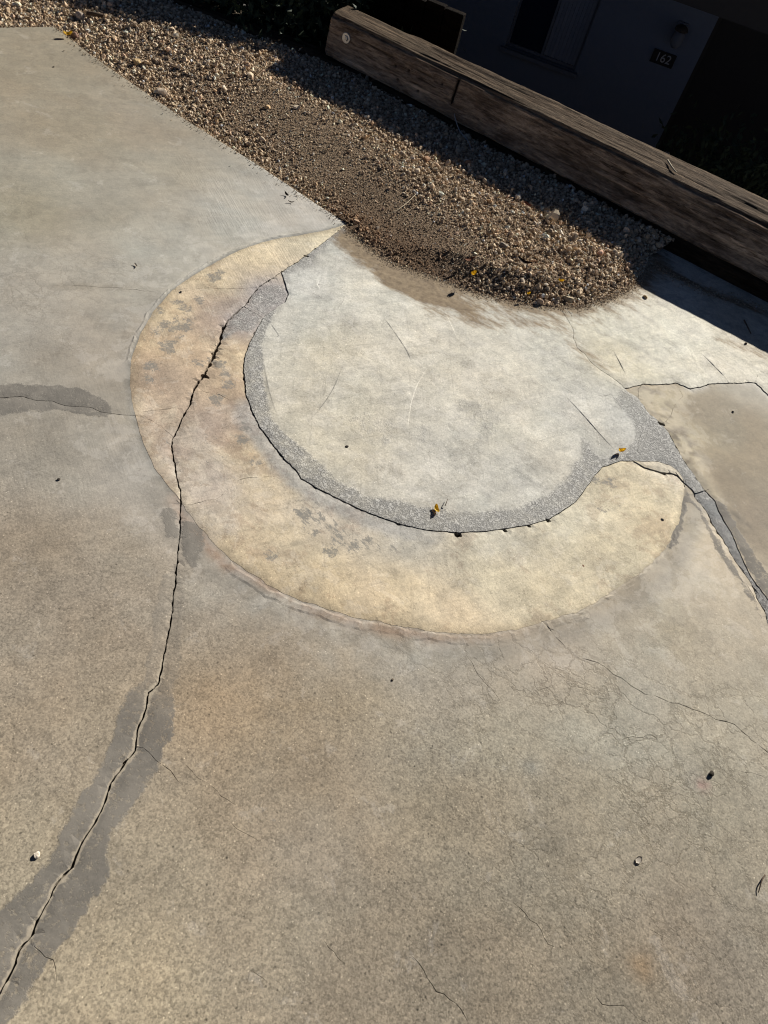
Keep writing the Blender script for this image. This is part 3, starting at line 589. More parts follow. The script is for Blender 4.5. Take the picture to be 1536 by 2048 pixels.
gw_ = sstep(-.15, .35, fbm(P * 8, 6, 35, .62)) * np.exp(-(seg_dist(P, surveys([(450, 1170), (620, 1260), (800, 1310)])) / .085) ** 2); col_old += (gw_ * .7)[:, None] * (lin((154, 151, 143)) / KALB - col_old)
lf = sstep(.12, .4, fbm(P * 22, 6, 36, .65)) * np.exp(-(seg_dist(P, surveys([(440, 1130), (640, 1240), (820, 1300)])) / .06) ** 2); col_old += (lf * .6)[:, None] * (lin((182, 176, 164)) / KALB - col_old)
lf = sstep(.1, .4, fbm(P * 15, 6, 38, .65)) * np.exp(-(seg_dist(P, surveys([(250, 900), (300, 1010), (310, 1090)])) / .07) ** 2); col_old += (lf * .6)[:, None] * (lin((180, 172, 160)) / KALB - col_old)
b4 = np.exp(-((dE - .02 + wob) / .022) ** 2) * sstep(.3, .6, P[:, 0]); col_old += (b4 * .5)[:, None] * (lin((140, 130, 113)) / KALB - col_old)
# pale/dirty flakes on the band near the crack
fl = sstep(.02, .35, fbm(P * 14, 4, 51)) * np.exp(-((P - survey(390, 850)) ** 2).sum(1) / .26 ** 2)
col_ring += (fl * .65)[:, None] * (lin((150, 132, 118)) / KALB - col_ring)
fl = sstep(.05, .4, fbm(P * 17, 4, 57)) * np.exp(-((P - survey(410, 970)) ** 2).sum(1) / .2 ** 2); col_ring += (fl * .6)[:, None] * (lin((205, 196, 180)) / KALB - col_ring)
pk = sstep(.0, .35, fbm(P * 6.5 + 3, 4, 53)) * (.35 + .65 * np.exp(-((P - survey(370, 760)) ** 2).sum(1) / .33 ** 2)); col_ring += (pk * .30)[:, None] * (lin((172, 150, 130)) / KALB - col_ring)
gy = sstep(.12, .4, fbm(P * 10 + 7, 5, 55)); col_ring += (gy * .26)[:, None] * (lin((166, 158, 140)) / KALB - col_ring)
edge_in = sstep(.065, .03, seg_dist(P, surveys(INNER[6:17])) + .016 * fbm(P * 16, 5, 58)) * sstep(.30, .05, P[:, 0]) * sstep(1.9, 1.75, P[:, 1]); col_ring += (edge_in * .85)[:, None] * (lin((163, 161, 156)) / KALB - col_ring)
edge_r = np.exp(-(np.maximum(.885 - rad, 0) / .02) ** 2); col_ring += (edge_r * .35)[:, None] * (lin((176, 158, 126)) / KALB - col_ring)
fr = np.exp(-((P - survey(500, 605)) ** 2).sum(1) / .14 ** 2)
for n_, (Pl, n, hz, sd) in enumerate(ridge_lines):     # paste dragged over by the trowel: paler on the fat side, sandy beside the drop
    idx = np.nonzero(((P - Pl.mean(0)) ** 2).sum(1) < .4 ** 2)[0]
    D2 = ((P[idx, None] - Pl[None]) ** 2).sum(2); j = D2.argmin(1); dd = np.sqrt(D2[np.arange(len(idx)), j]); side = ((P[idx] - Pl[j]) * n[j]).sum(1) * sd
    wob_ = .6 + .8 * fbm(P[idx] * 24, 4, 400 + n_); endf = np.clip(np.minimum(j, len(Pl) - 1 - j) / 6, 0, 1)
    up_ = np.where(side < 0, np.exp(-(dd / .045) ** 1.2), 0) * endf * wob_ * .55; dn_ = np.where(side >= 0, np.exp(-(dd / .035) ** 1.2), 0) * endf * wob_ * .55
    col_patch[idx] += np.clip(up_, 0, 1)[:, None] * (lin((212, 208, 196)) / KALB - col_patch[idx]) + np.clip(dn_, 0, 1)[:, None] * (lin((164, 160, 150)) / KALB - col_patch[idx])
for px, r_, k_ in [((682, 738), 7, .5), ((692, 728), 7, .5), ((705, 727), 7, .5), ((717, 736), 7, .5), ((700, 748), 10, .6), ((690, 760), 6, .4), ((734, 906), 7, .7), ((744, 918), 8, .7), ((738, 932), 7, .6), ((795, 900), 8, .6), ((806, 913), 8, .6), ((786, 915), 7, .6), ((790, 944), 11, 1.0), ((800, 952), 8, .9), ((1165, 688), 7, .6), ((1125, 690), 6, .6), ((1108, 698), 7, .6), ((1160, 740), 8, .7), ((1172, 742), 5, .6), ((905, 690), 9, .5)]:
    c_ = survey(*px); g_ = np.exp(-((P - c_) ** 2).sum(1) / (r_ * .00155) ** 2) * k_; col_patch += (g_ * .55)[:, None] * (lin((138, 134, 126)) / KALB - col_patch)
blot = sstep(.1, .45, fbm(P * 11, 4, 71)); dark2 = sstep(.15, .5, fbm(P * 7 + 9, 4, 73))
col_patch += (blot * .22)[:, None] * (lin((160, 157, 150)) / KALB - col_patch)
smear = sstep(.25, .5, fbm(np.c_[P @ [.94, -.34] * 9, P @ [.34, .94] * 34], 4, 77)) * sstep(2.2, 2.6, P[:, 1]); col_patch += (smear * .35)[:, None] * (lin((140, 137, 130)) / KALB - col_patch)
frag = np.exp(-(seg_dist(P, surveys([(1300, 790), (1340, 840), (1385, 930)])) / .05) ** 2)
st = sstep(-.05, .12, fbm(np.c_[P @ [.8, .6] * 16, P @ [-.6, .8] * 34], 5, 81, .62)) * np.clip(frag * 1.5, 0, 1); col_old += (st * .75)[:, None] * (lin((128, 118, 104)) / KALB - col_old)
rw = fbm(np.c_[P @ [.55, .83] * 40, P @ [-.83, .55] * 9], 3, 83); st = sstep(.1, .4, rw) * np.exp(-(seg_dist(P, surveys([(1420, 990), (1450, 1020), (1490, 1050)])) / .03) ** 2); col_old += (st * .55)[:, None] * (lin((80, 78, 76)) / KALB - col_old)

zbase = .0016 * fbm(P * 1.7, 3, 91) + .0005 * fbm(P * 9, 3, 93)
D_E = .5 * np.exp(-(dE / .02) ** 2)
for Pl, n, hz, sd in ridge_lines:      # the fat side of every trowel mark
    c_ = Pl.mean(0); m_ = ((P - c_) ** 2).sum(1) < .35 ** 2; idx = np.nonzero(m_)[0]
    D2 = ((P[idx, None] - Pl[None]) ** 2).sum(2); j = D2.argmin(1); dd = np.sqrt(D2[np.arange(len(idx)), j]); side = ((P[idx] - Pl[j]) * n[j]).sum(1) * sd
    zbase[idx] += np.where((side < -1e-4) & (j > 0) & (j < len(Pl) - 1), hz[j] * np.exp(-(dd / .055) ** 1.3), 0)
driveway = None
# soil bed seen in the cracks, carrying the slabs
def base_sheet():
    bo = outl - (outl - outl.mean(0)) * .004
    r = delaunay_2d_cdt([Vector(p) for p in bo], [(k, (k + 1) % len(bo)) for k in range(len(bo))], [], 1, 1e-6)
    Vb = np.array([(v.x, v.y, -.011) for v in r[0]]); return mesh_np('driveway', Vb, np.array([list(t) for t in r[2]]))
gs = N('dark_soil'); cs = gs.coord()
M_GAP = gs.out(gs.mix(gs.noise(cs, 90, 4, .6), (.05, .04, .03), (.15, .12, .085)), .95)
driveway = link_obj('driveway', base_sheet(), M_GAP)
tag(driveway, 'cracked and patched concrete driveway with a round infill', 'driveway', None, 'structure')
for k, (nm, px, dz, lb) in enumerate(PIECES):
    tri = T[tp == k]
    if not len(tri): print('MISSING PIECE', nm, px); continue
    used, inv = np.unique(tri, return_inverse=True); tri2 = inv.reshape(-1, 3)
    z = zbase[used] + zoff[used] + dz
    if nm == 'infill_patch': z -= .0014 * rim[used]
    Vv = np.c_[P[used], z]
    a, b, c = Vv[tri2[:, 0]], Vv[tri2[:, 1]], Vv[tri2[:, 2]]
    flip = ((b - a)[:, 0] * (c - a)[:, 1] - (b - a)[:, 1] * (c - a)[:, 0]) < 0
    tri2[flip] = tri2[flip][:, ::-1]
    ee = np.stack([tri2[:, [0, 1]], tri2[:, [1, 2]], tri2[:, [2, 0]]], 1).reshape(-1, 2)
    kk = np.sort(ee, 1); kk = kk[:, 0].astype(np.int64) * len(used) + kk[:, 1]
    u, idx, cnt = np.unique(kk, return_index=True, return_counts=True)
    be = ee[idx[cnt == 1]]                                  # open edges get a broken side face
    bv, binv = np.unique(be, return_inverse=True); be2 = binv.reshape(-1, 2); n0 = len(Vv)
    top = Vv[bv].copy(); bot = top.copy(); bot[:, 2] = -.034
    F = np.r_[tri2, np.c_[n0 + be2[:, 1], n0 + be2[:, 0], n0 + len(bv) + be2[:, 0]], np.c_[n0 + be2[:, 1], n0 + len(bv) + be2[:, 0], n0 + len(bv) + be2[:, 1]]]
    me = mesh_np(nm, np.r_[Vv, top, bot], F, True)
    touchy = np.r_[(np.abs(zoff[used]) > 1e-5) | (conv[used]), np.ones(2 * len(bv), bool)]
    me.polygons.foreach_set('use_smooth', ~touchy[F].any(1))
    src = np.r_[used, used[bv], used[bv]]; side = np.r_[np.zeros(n0), np.ones(2 * len(bv))]
    if nm == 'slab': col, gr, mt, sp, ri, cz, bro, mtl = col_old, grain_old, d_m, big, big * 0, craze, broom_old, .62
    elif nm in ('ring_band', 'chip'):
        col, gr, sp, ri, cz, mtl = col_ring, .34 + .1 * D_E, d_s, np.zeros(len(P)), .22 + 0 * craze, .95
        mt = big; ri = sstep(.008, -.02, sdf(P, surveys([(420, 690), (455, 640), (490, 605), (515, 570), (575, 565), (580, 600), (530, 640), (505, 672), (480, 665), (450, 680)]))) * .8 if px[0] > 500 else np.zeros(len(P))
        bro = .25 + .75 * np.exp(-((P - survey(520, 500)) ** 2).sum(1) / .4 ** 2)
    elif nm == 'infill_patch':
        col, gr, mt, sp, cz, bro, mtl = col_patch, .42 + 0 * rad, big, big, .05 + 0 * rad, .12 + 0 * rad, .85
        sand = .34 * sstep(.0, .3, fbm(P * 5.5, 4, 61)) * np.exp(-((P - survey(960, 840)) ** 2).sum(1) / .42 ** 2) + .22 * sstep(.1, .4, fbm(P * 8 + 4, 4, 63))
        ri = np.maximum(rim, sand) if px[0] < 1000 else .6 * sand
    else: col, gr, mt, sp, ri, cz, bro, mtl = col_strip, .5 + 0 * rad, big, big, .30 + .65 * sstep(.12, .02, np.linalg.norm(P - survey(1390, 965), axis=1)) + .5 * sstep(.10, .02, seg_dist(P, surveys([(1500, 1170), (1540, 1230)]))), 0 * craze, 0 * rad, 1.0
    attr_c(me, 'base_color', np.clip(col[src], .01, .8))
    for an, av in (('grain', gr), ('mortar', mt), ('spots', sp), ('rim', ri), ('craze', cz), ('broom', bro), ('crack', crk), ('lip', lip if nm == 'slab' else 0 * lip), ('silt', silt if nm == 'infill_patch' else 0 * silt)):
        av = np.broadcast_to(av, (len(P),))[src]
        if an == 'crack': av = np.where(side > 0, .35, av)
        if an in ('mortar', 'spots'): av = np.where(side > 0, 9, av)
        attr_f(me, an, av)
    attr_f(me, 'flake', (flake if nm in ('ring_band', 'chip') else .12 + 0 * rad)[src]); attr_f(me, 'band', np.full(len(src), 1.0 if nm in ('ring_band', 'chip') else 0.0))
    attr_f(me, 'dirty', ({'ring_band': dirty_r, 'slab': dirty_o, 'infill_patch': dirty_p}.get(nm, 0 * rad))[src]); attr_f(me, 'bare', ({'ring_band': bare_r, 'slab': bare_o, 'infill_patch': bare_p}.get(nm, 0 * rad))[src])
    attr_f(me, 'scuff', np.full(len(src), {'slab': .38, 'infill_patch': 1.0, 'sealed_strip': .5}.get(nm, 1.0))); attr_f(me, 'skim_strength', (skim_k if nm == 'slab' else 0 * rad + .85)[src]); attr_f(me, 'mottle', np.full(len(src), mtl)); attr_f(me, 'hue', np.full(len(src), .35 if nm in ('ring_band', 'chip') else .6 if nm == 'infill_patch' else 1.0))
    o = link_obj(nm, me, M_CON, driveway); o['label'] = lb

# ------------------------------------------------------------------ ground, soil bed and gravel
BEAM_Z0, BEAM_Z1 = .07, .257
g0 = N('ground_dirt'); c0 = g0.coord()
M_GROUND = g0.out(g0.mix(g0.noise(c0, 6, 6, .65), (.16, .12, .08), (.27, .22, .16)), .95, g0.bump(g0.noise(c0, 40, 5, .7), .01))
RW = [(-40., 4.62), (-.9, 4.62), (2.2, 3.70), (40., 3.70)]       # line where the ground steps down to the lower yard
bm = bmesh.new()
up = [bm.verts.new((x, y, -.05)) for x, y in RW]; fr_ = [bm.verts.new((x, -60, -.05)) for x, y in RW]
lo_ = [bm.verts.new((x, y, -1.75)) for x, y in RW]; bk = [bm.verts.new((x, 80, -1.75)) for x, y in RW]
for k in range(3):
    bm.faces.new((fr_[k], fr_[k + 1], up[k + 1], up[k])); bm.faces.new((up[k], up[k + 1], lo_[k + 1], lo_[k])); bm.faces.new((lo_[k], lo_[k + 1], bk[k + 1], bk[k]))
tag(bm_obj('ground', bm, M_GROUND), 'dry ground around the driveway', 'ground', None, 'structure')

LT_L0, LT_L1 = np.array([-.800, 3.985]), np.array([-3.6, 4.32])    # front foot of the low left timber
LT_R0, LT_R1 = np.array([-.745, 3.93]), np.array([1.95, 2.94])     # front foot of the lower right timber
GRAV = np.r_[A_EDGE, F_EDGE, [LT_R0 * .42 + LT_R1 * .58 + .02], [LT_R0 + .02], [LT_L0 + .03], [LT_L1 + .03], [[-5.8, 4.4]], [[-5.8, A_EDGE[0, 1]]]]
def soil_z(Q):
    dA = seg_dist(Q, A_EDGE); dFf = seg_dist(Q, F_EDGE)
    wash = np.exp(-(seg_dist(Q, surveys([(690, 440), (780, 480), (880, 540)])) / .12) ** 2)
    zA = -.010 + .054 * sstep(0, .55, dA)
    zF = .0045 + .050 * sstep(.0, .17, dFf) * (1 - .55 * wash)
    return np.minimum(zA + .015 * sstep(.22, .0, dFf), zF) + .004 * fbm(Q * 7, 3, 101) * sstep(0, .08, np.minimum(dA, dFf))
gx = grid(-5.7, 1.35, 2.2, 4.55, .02); gx = gx[inside(gx, GRAV)]
gb = resample(np.r_[GRAV, GRAV[:1]], .02)[:-1]
gx = gx[seg_dist(gx, np.r_[gb, gb[:1]][::1]) > .009]
r = delaunay_2d_cdt([Vector(p) for p in np.r_[gb, gx]], [(k, (k + 1) % len(gb)) for k in range(len(gb))], [], 1, 1e-6)
Q = np.array([(v.x, v.y) for v in r[0]]); TQ = np.array([list(t) for t in r[2]]); zq = soil_z(Q)
a, b, c = Q[TQ[:, 0]], Q[TQ[:, 1]], Q[TQ[:, 2]]; fl_ = ((b - a)[:, 0] * (c - a)[:, 1] - (b - a)[:, 1] * (c - a)[:, 0]) < 0; TQ[fl_] = TQ[fl_][:, ::-1]
me = mesh_np('soil_bed', np.c_[Q, zq], TQ, True)
def washed(Q):       # where the gravel is thin and brown fines lie open
    return np.clip(1.15 * np.exp(-(seg_dist(Q, surveys([(560, 235), (640, 300), (720, 390), (800, 450), (880, 520)])) / .17) ** 2) + .25 * np.exp(-(seg_dist(Q, surveys([(350, 140), (480, 250)])) / .09) ** 2) + .32 * fbm(Q * 8, 5, 111), 0, 1)
attr_f(me, 'wash', washed(Q)); 
attr_f(me, 'damp', np.exp(-(seg_dist(Q, surveys([(690, 440), (770, 490), (850, 540), (900, 560)])) / .08) ** 2) + .6 * np.exp(-(seg_dist(Q, surveys([(680, 390), (760, 440), (850, 500)])) / .12) ** 2))
gd = N('brown_fines'); cd = gd.coord()
v = gd.n('TexVoronoi', feature='F1'); gd.put(v.inputs['Vector'], cd); v.inputs['Scale'].default_value = 180
sp_ = gd.n('SeparateColor'); gd.put(sp_.inputs[0], v.outputs['Color'])
cA = gd.mix(gd.noise(cd, 60, 5, .7), (.095, .062, .036), (.195, .138, .084)); cA = gd.mix(gd.mul(sp_.outputs[0], .5), cA, gd.mix(1, cA, (1.7, 1.65, 1.6), 'MULTIPLY'))
cA = gd.mix(gd.math('MINIMUM', gd.mul(gd.attr('damp'), .9), .9), cA, gd.mix(1, cA, (.50, .43, .36), 'MULTIPLY'))
M_SOIL = gd.out(cA, .95, gd.bump(gd.add(gd.mul(v.outputs['Distance'], -1.0), gd.mul(gd.noise(cd, 110, 4, .7), 1.4)), .006))
tag(link_obj('soil_bed', me, M_SOIL), 'brown dirt under the gravel', 'soil', None, 'structure')

# stones
def ico():
    bm = bmesh.new(); bmesh.ops.create_icosphere(bm, subdivisions=1, radius=1.0)
    V = np.array([v.co[:] for v in bm.verts]); F = np.array([[v.index for v in f.verts] for f in bm.faces]); bm.free(); return V, F
def ico2():
    bm = bmesh.new(); bmesh.ops.create_icosphere(bm, subdivisions=2, radius=1.0)
    V = np.array([v.co[:] for v in bm.verts]); F = np.array([[v.index for v in f.verts] for f in bm.faces]); bm.free(); return V, F
IV, IF = ico(); IV2, IF2 = ico2()
def cut_stone(V, n, r):     # clip a ball by random planes: broken faces
    V = V.copy()
    for _ in range(n):
        d = r.normal(size=3); d /= np.linalg.norm(d); h = r.uniform(.45, .85); s = V @ d - h
        V -= np.maximum(s, 0)[:, None] * d
    return V
VAR = [cut_stone(IV + rng.normal(0, .10, IV.shape), 7, rng) for _ in range(64)]
def stone_cols(n):
    pal = np.array([lin(c) for c in [(164, 147, 122), (186, 170, 146), (146, 128, 106), (166, 146, 122), (214, 203, 184), (120, 105, 88), (156, 145, 130), (178, 150, 126), (96, 84, 72), (160, 132, 100)]])
    pr = np.array([.2, .16, .16, .12, .06, .1, .08, .05, .04, .03]); pr /= pr.sum()
    c_ = pal[rng.choice(len(pal), n, p=pr)]; dust = rng.uniform(.05, .5, (n, 1)); c_ = c_ * (1 - dust) + lin((156, 134, 107)) * dust
    return np.clip(c_ * rng.normal(1, .17, (n, 1)), .02, .50)
def rot_mats(n):
    q = rng.normal(size=(n, 4)); q /= np.linalg.norm(q, axis=1)[:, None]; w, x, y, z = q.T
    return np.stack([np.stack([1 - 2 * (y * y + z * z), 2 * (x * y - z * w), 2 * (x * z + y * w)], 1), np.stack([2 * (x * y + z * w), 1 - 2 * (x * x + z * z), 2 * (y * z - x * w)], 1), np.stack([2 * (x * z - y * w), 2 * (y * z + x * w), 1 - 2 * (x * x + y * y)], 1)], 1)
def scatter(name, Q, size, lift, colr, mat):
    n = len(Q); var = rng.integers(0, len(VAR), n); B = np.stack(VAR)[var]
    sc = size[:, None] * np.c_[rng.uniform(.75, 1.3, n), rng.uniform(.65, 1.05, n), rng.uniform(.5, .85, n)]
    Rm = rot_mats(n); tilt = rng.uniform(0, 1, n) < .6
    X = np.einsum('nij,nvj->nvi', Rm, B * sc[:, None, :])
    ctr = np.c_[Q, soil_z(Q) + lift * size]
    X = X + ctr[:, None, :]
    F = (IF[None] + (np.arange(n) * len(IV))[:, None, None]).reshape(-1, 3)
    me = mesh_np(name, X.reshape(-1, 3), F, False); attr_c(me, 'stone_color', np.repeat(colr, len(IV), 0))
    return link_obj(name, me, mat)
gst = N('gravel_stone'); cgs = gst.coord()
cst = gst.mix(1, gst.attr('stone_color', True), (1.38, 1.40, 1.42), 'MULTIPLY')
cst = gst.mix(1, cst, gst.cramp(gst.noise(cgs, 160, 4, .65), [(.3, (.72, .70, .68)), (.7, (1.2, 1.2, 1.2))]), 'MULTIPLY')
M_STONE = gst.out(cst, .9, gst.bump(gst.noise(cgs, 300, 4, .7), .0012))
HARD = np.array([[-3.0, 2.6], [1.3, 4.5]])
def sample(n, dens):
    Qs = rng.uniform([-3.1, 2.35], [1.25, 4.4], (n, 2)); Qs = Qs[inside(Qs, GRAV)]
    return Qs[rng.uniform(0, 1, len(Qs)) < dens(Qs)]
Q1 = sample(140000, lambda q: 1.0 - .72 * washed(q))
s1 = np.clip(rng.lognormal(math.log(.0051), .50, len(Q1)), .0022, .0185)
s1 *= (1 - .42 * washed(Q1)) * (.88 + .32 * sstep(.1, .8, Q1[:, 0]) + .12 * sstep(-1.4, -2.0, Q1[:, 0]))
de = np.minimum(seg_dist(Q1, A_EDGE), seg_dist(Q1, F_EDGE)); s1 = np.minimum(s1, .0045 + de * .25)
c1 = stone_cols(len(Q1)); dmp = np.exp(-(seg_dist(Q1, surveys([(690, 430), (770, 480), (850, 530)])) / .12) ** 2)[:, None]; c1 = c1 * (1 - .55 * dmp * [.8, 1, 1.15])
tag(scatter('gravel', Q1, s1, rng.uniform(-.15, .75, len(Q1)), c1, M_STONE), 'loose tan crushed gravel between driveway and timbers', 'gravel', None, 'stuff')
Q2 = sample(110000, lambda q: .55 + .55 * washed(q)); s2 = rng.uniform(.0016, .004, len(Q2)); c2 = stone_cols(len(Q2)) * .9
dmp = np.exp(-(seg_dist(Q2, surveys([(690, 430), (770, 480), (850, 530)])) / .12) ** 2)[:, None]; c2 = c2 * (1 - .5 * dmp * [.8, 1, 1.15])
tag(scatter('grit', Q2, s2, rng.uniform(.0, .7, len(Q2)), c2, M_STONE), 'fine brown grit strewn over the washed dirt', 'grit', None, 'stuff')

Fl = resample(F_EDGE, .004); nF = normals(Fl); mid = survey(900, 450)
nF *= np.where(((mid - Fl) * nF).sum(1) > 0, -1, 1)[:, None]
i3 = rng.integers(0, len(Fl), 5200); off3 = rng.exponential(.013, 5200) * rng.choice([1, 1, 1, 2.6], 5200)
Q3 = Fl[i3] + nF[i3] * off3[:, None] + rng.normal(0, .004, (5200, 2)); s3 = rng.uniform(.0008, .0030, 5200) * np.exp(-off3 / .12)
_sz = soil_z; soil_z = lambda q: np.full(len(q), .0038)
Al = resample(A_EDGE, .004); nA = normals(Al); nA *= np.where(((mid - Al) * nA).sum(1) > 0, -1, 1)[:, None]; i4 = rng.integers(0, len(Al), 1500); o4 = rng.exponential(.016, 1500) - .004
Q3 = np.r_[Q3, Al[i4] + nA[i4] * o4[:, None]]; s3 = np.r_[s3, rng.uniform(.0007, .0034, 1500) * (rng.uniform(0, 1, 1500) < .8)]
Tl = surveys([(1296, 520), (1340, 548), (1400, 580), (1470, 598), (1545, 622)]); Tl = resample(Tl, .004); i5 = rng.integers(0, len(Tl), 900); Q3 = np.r_[Q3, Tl[i5] + rng.normal(0, .02, (900, 2)) - [0, .012]]; s3 = np.r_[s3, rng.uniform(.0008, .0042, 900)]
tag(scatter('spilled_grit', Q3, s3, np.r_[np.full(5200, .3), np.full(1500, -.6), np.full(900, .3)], stone_cols(7600) * .85, M_STONE), 'sandy grit spilled from the gravel onto the pale concrete', 'grit', None, 'stuff')
soil_z = _sz
# stones one can pick out, each its own thing
def stone(name, px, r, rgb, label, cat, z=None, flat=.75, seed=0, cuts=7, rz=None, group=None):
    rr = np.random.default_rng(1000 + seed); q = survey(px[0], px[1], .03 if z is None else z)[None]
    zz = soil_z(q)[0] if z is None else z
    V = cut_stone(IV2 * 1.0, cuts, rr); V = V + .05 * np.c_[[fbm(V * 1.7 + 5 * k, 2, seed + k) for k in range(3)]].T
    V = V * r * np.array([1.15, .9, flat]); V[:, 2] -= V[:, 2].min() + (.25 if z is None else .34) * r
    me = mesh_np(name, V, IF2, False); attr_c(me, 'stone_color', np.repeat(lin(rgb)[None] * .82, len(V), 0))
    o = link_obj(name, me, M_STONE, None, (q[0, 0], q[0, 1], zz)); o.rotation_euler = (0, 0, rr.uniform(0, 6.28) if rz is None else rz)
    return tag(o, label, cat, group)
ROCKS = [((325, 172), .026, (206, 186, 160), 'large pale pink stone in the gravel near the edge of the grey slab', .8), ((275, 114), .021, (160, 136, 98), 'smooth round ochre stone lying in the gravel at upper left', .9),
         ((1100, 446), .034, (196, 180, 154), 'big angular pale stone standing at the edge of the shade', 1.2), ((1118, 472), .013, (214, 204, 186), 'small white stone just below the big angular stone', .8), ((1034, 404), .020, (204, 192, 172), 'pale blocky stone at the shadow line left of the big angular stone', .9),
         ((148, 58), .022, (118, 92, 78), 'dark brown stone in the gravel above the slab corner', .9), ((592, 222), .015, (200, 182, 156), 'cream pebble lit at the tip of the dark shadow', .8), ((535, 216), .017, (176, 148, 112), 'ochre pebble in the thin gravel left of the cream pebble', .7),
         ((850, 328), .022, (138, 106, 80), 'reddish brown flat stone on the shadow line', .6), ((1006, 500), .020, (120, 110, 98), 'grey flat stone in the middle of the gravel tip', .6), ((1140, 590), .024, (142, 128, 104), 'broad tan stone at the bottom edge of the gravel', .5),
         ((1196, 515), .017, (194, 156, 132), 'pinkish stone at the right end of the gravel in the sun', .8), ((500, 160), .021, (182, 162, 136), 'long tan stone in the gravel below the short timber', .7), ((1084, 596), .014, (176, 150, 124), 'small upright pink stone by the bottom tip of the gravel', 1.0),
         ((935, 338), .026, (130, 100, 76), 'brown stone lying in the shade below the beam', .6), ((160, 24), .026, (156, 142, 128), 'large grey stone at the top of the gravel', .8)]
for k, (px, r_, rgb, lb, fl) in enumerate(ROCKS): stone('stone', px, r_, rgb, lb, 'stone', None, fl, k)
for k, (px, r_, rgb, lb, z) in enumerate([((1290, 595), .013, (176, 150, 112), 'tan pebble on the pale concrete beside the gravel tip', .0030), ((1492, 688), .010, (70, 56, 44), 'dark brown crumb on the pale concrete at the shadow edge', .0030), ((1466, 824), .006, (48, 44, 40), 'black crumb on the tan slab at the right edge', .001), ((693, 894), .007, (44, 40, 36), 'black seed on the left of the pale round patch', .0030),
                                  ((1421, 1548), .010, (46, 40, 30), 'shiny black pebble beside the red stain', .001), ((74, 1710), .0075, (196, 184, 166), 'whitish pebble left of the long grey repair', .001), ((1325, 1039), .006, (86, 80, 72), 'small grey crumb on the right part of the yellow band', -.0004), ((1166, 1132), .005, (112, 80, 62), 'tiny rust-brown crumb on the yellow band near its lower right', -.0004),
                                  ((118, 959), .005, (60, 54, 48), 'tiny dark seed on the brown slab below the left crack', 0), ((362, 585), .006, (46, 42, 38), 'small black crumb at the top left of the yellow band', -.0004), ((785, 1360), .005, (96, 84, 70), 'small brown crumb on the slab below the yellow band', 0), ((107, 134), .006, (84, 78, 66), 'dark crumb on the grey slab near its upper corner', 0)]):
    stone('pebble', px, r_ * .78, rgb, lb, 'pebble', z, .62, 60 + k, 5)

# ------------------------------------------------------------------ timbers
def wood_material(name, dark, light, grey, greyf):
    g = N(name); g.bsdf.inputs['Specular IOR Level'].default_value = .02; co = g.coord()
    st = g.map(co, (4.5, 24, 24)); wv = g.vadd(st, g.noise(g.map(co, (2.2, 5, 5)), 1, 3, .5, col=True), 2.2)
    a = g.noise(wv, 1.0, 6, .68); f = g.noise(g.vadd(g.map(co, (7, 64, 64)), g.noise(g.map(co, (3, 9, 9)), 1, 3, .6, col=True), 3.0), 1.0, 6, .75)
    blot = g.noise(g.map(co, (3, 7, 7)), 1.0, 4, .6)
    c = g.mix(g.ramp(a, .32, .68), dark, light)
    c = g.mix(g.ramp(blot, .4, .72, 0, .55), c, g.mix(1, c, (.62, .55, .5), 'MULTIPLY'))
    wth = g.mul(g.attr('weather'), g.ramp(g.add(a, g.mul(f, .4)), .45, .85, .45, 1))
    c = g.mix(g.mul(wth, greyf), c, g.mix(f, tuple(x * .55 for x in grey), tuple(x * 1.25 for x in grey)))
    c = g.mix(g.ramp(f, .50, .33, 0, .8), c, g.mix(1, c, (.28, .25, .22), 'MULTIPLY'))
    f2 = g.noise(g.map(co, (1.2, 52, 52)), 1.0, 3, .6); c = g.mix(g.ramp(f2, .57, .66, 0, .75), c, g.mix(1, c, (1.9, 1.85, 1.75), 'MULTIPLY'))
    c = g.mix(g.attr('check'), c, (.008, .006, .005))
    fine = g.noise(g.map(co, (24, 120, 120)), 1.0, 4, .75); c = g.mix(g.ramp(fine, .44, .56, .0, .38), g.mix(1, c, (.66, .64, .62), 'MULTIPLY'), g.mix(1, c, (1.5, 1.48, 1.42), 'MULTIPLY'))
    lc = g.noise(g.vadd(g.map(co, (1.3, 30, 30)), g.noise(g.map(co, (3, 6, 6)), 1, 3, .6, col=True), 1.6), 1.0, 5, .7); c = g.mix(g.ramp(lc, .395, .36, 0, .8), c, g.mix(1, c, (.25, .22, .2), 'MULTIPLY'))
    h = g.add(g.mul(a, 1.2), g.mul(f, .9))
    return g.out(c, .85, g.bump(h, .011))
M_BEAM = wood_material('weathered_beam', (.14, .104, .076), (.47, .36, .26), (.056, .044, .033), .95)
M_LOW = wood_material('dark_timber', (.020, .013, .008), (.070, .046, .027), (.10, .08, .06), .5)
M_POST = wood_material('shade_darkened_board', (.003, .0025, .002), (.012, .008, .005), (.012, .010, .008), .2)  # dark wood, its colour taken near black in place of shade on the boards
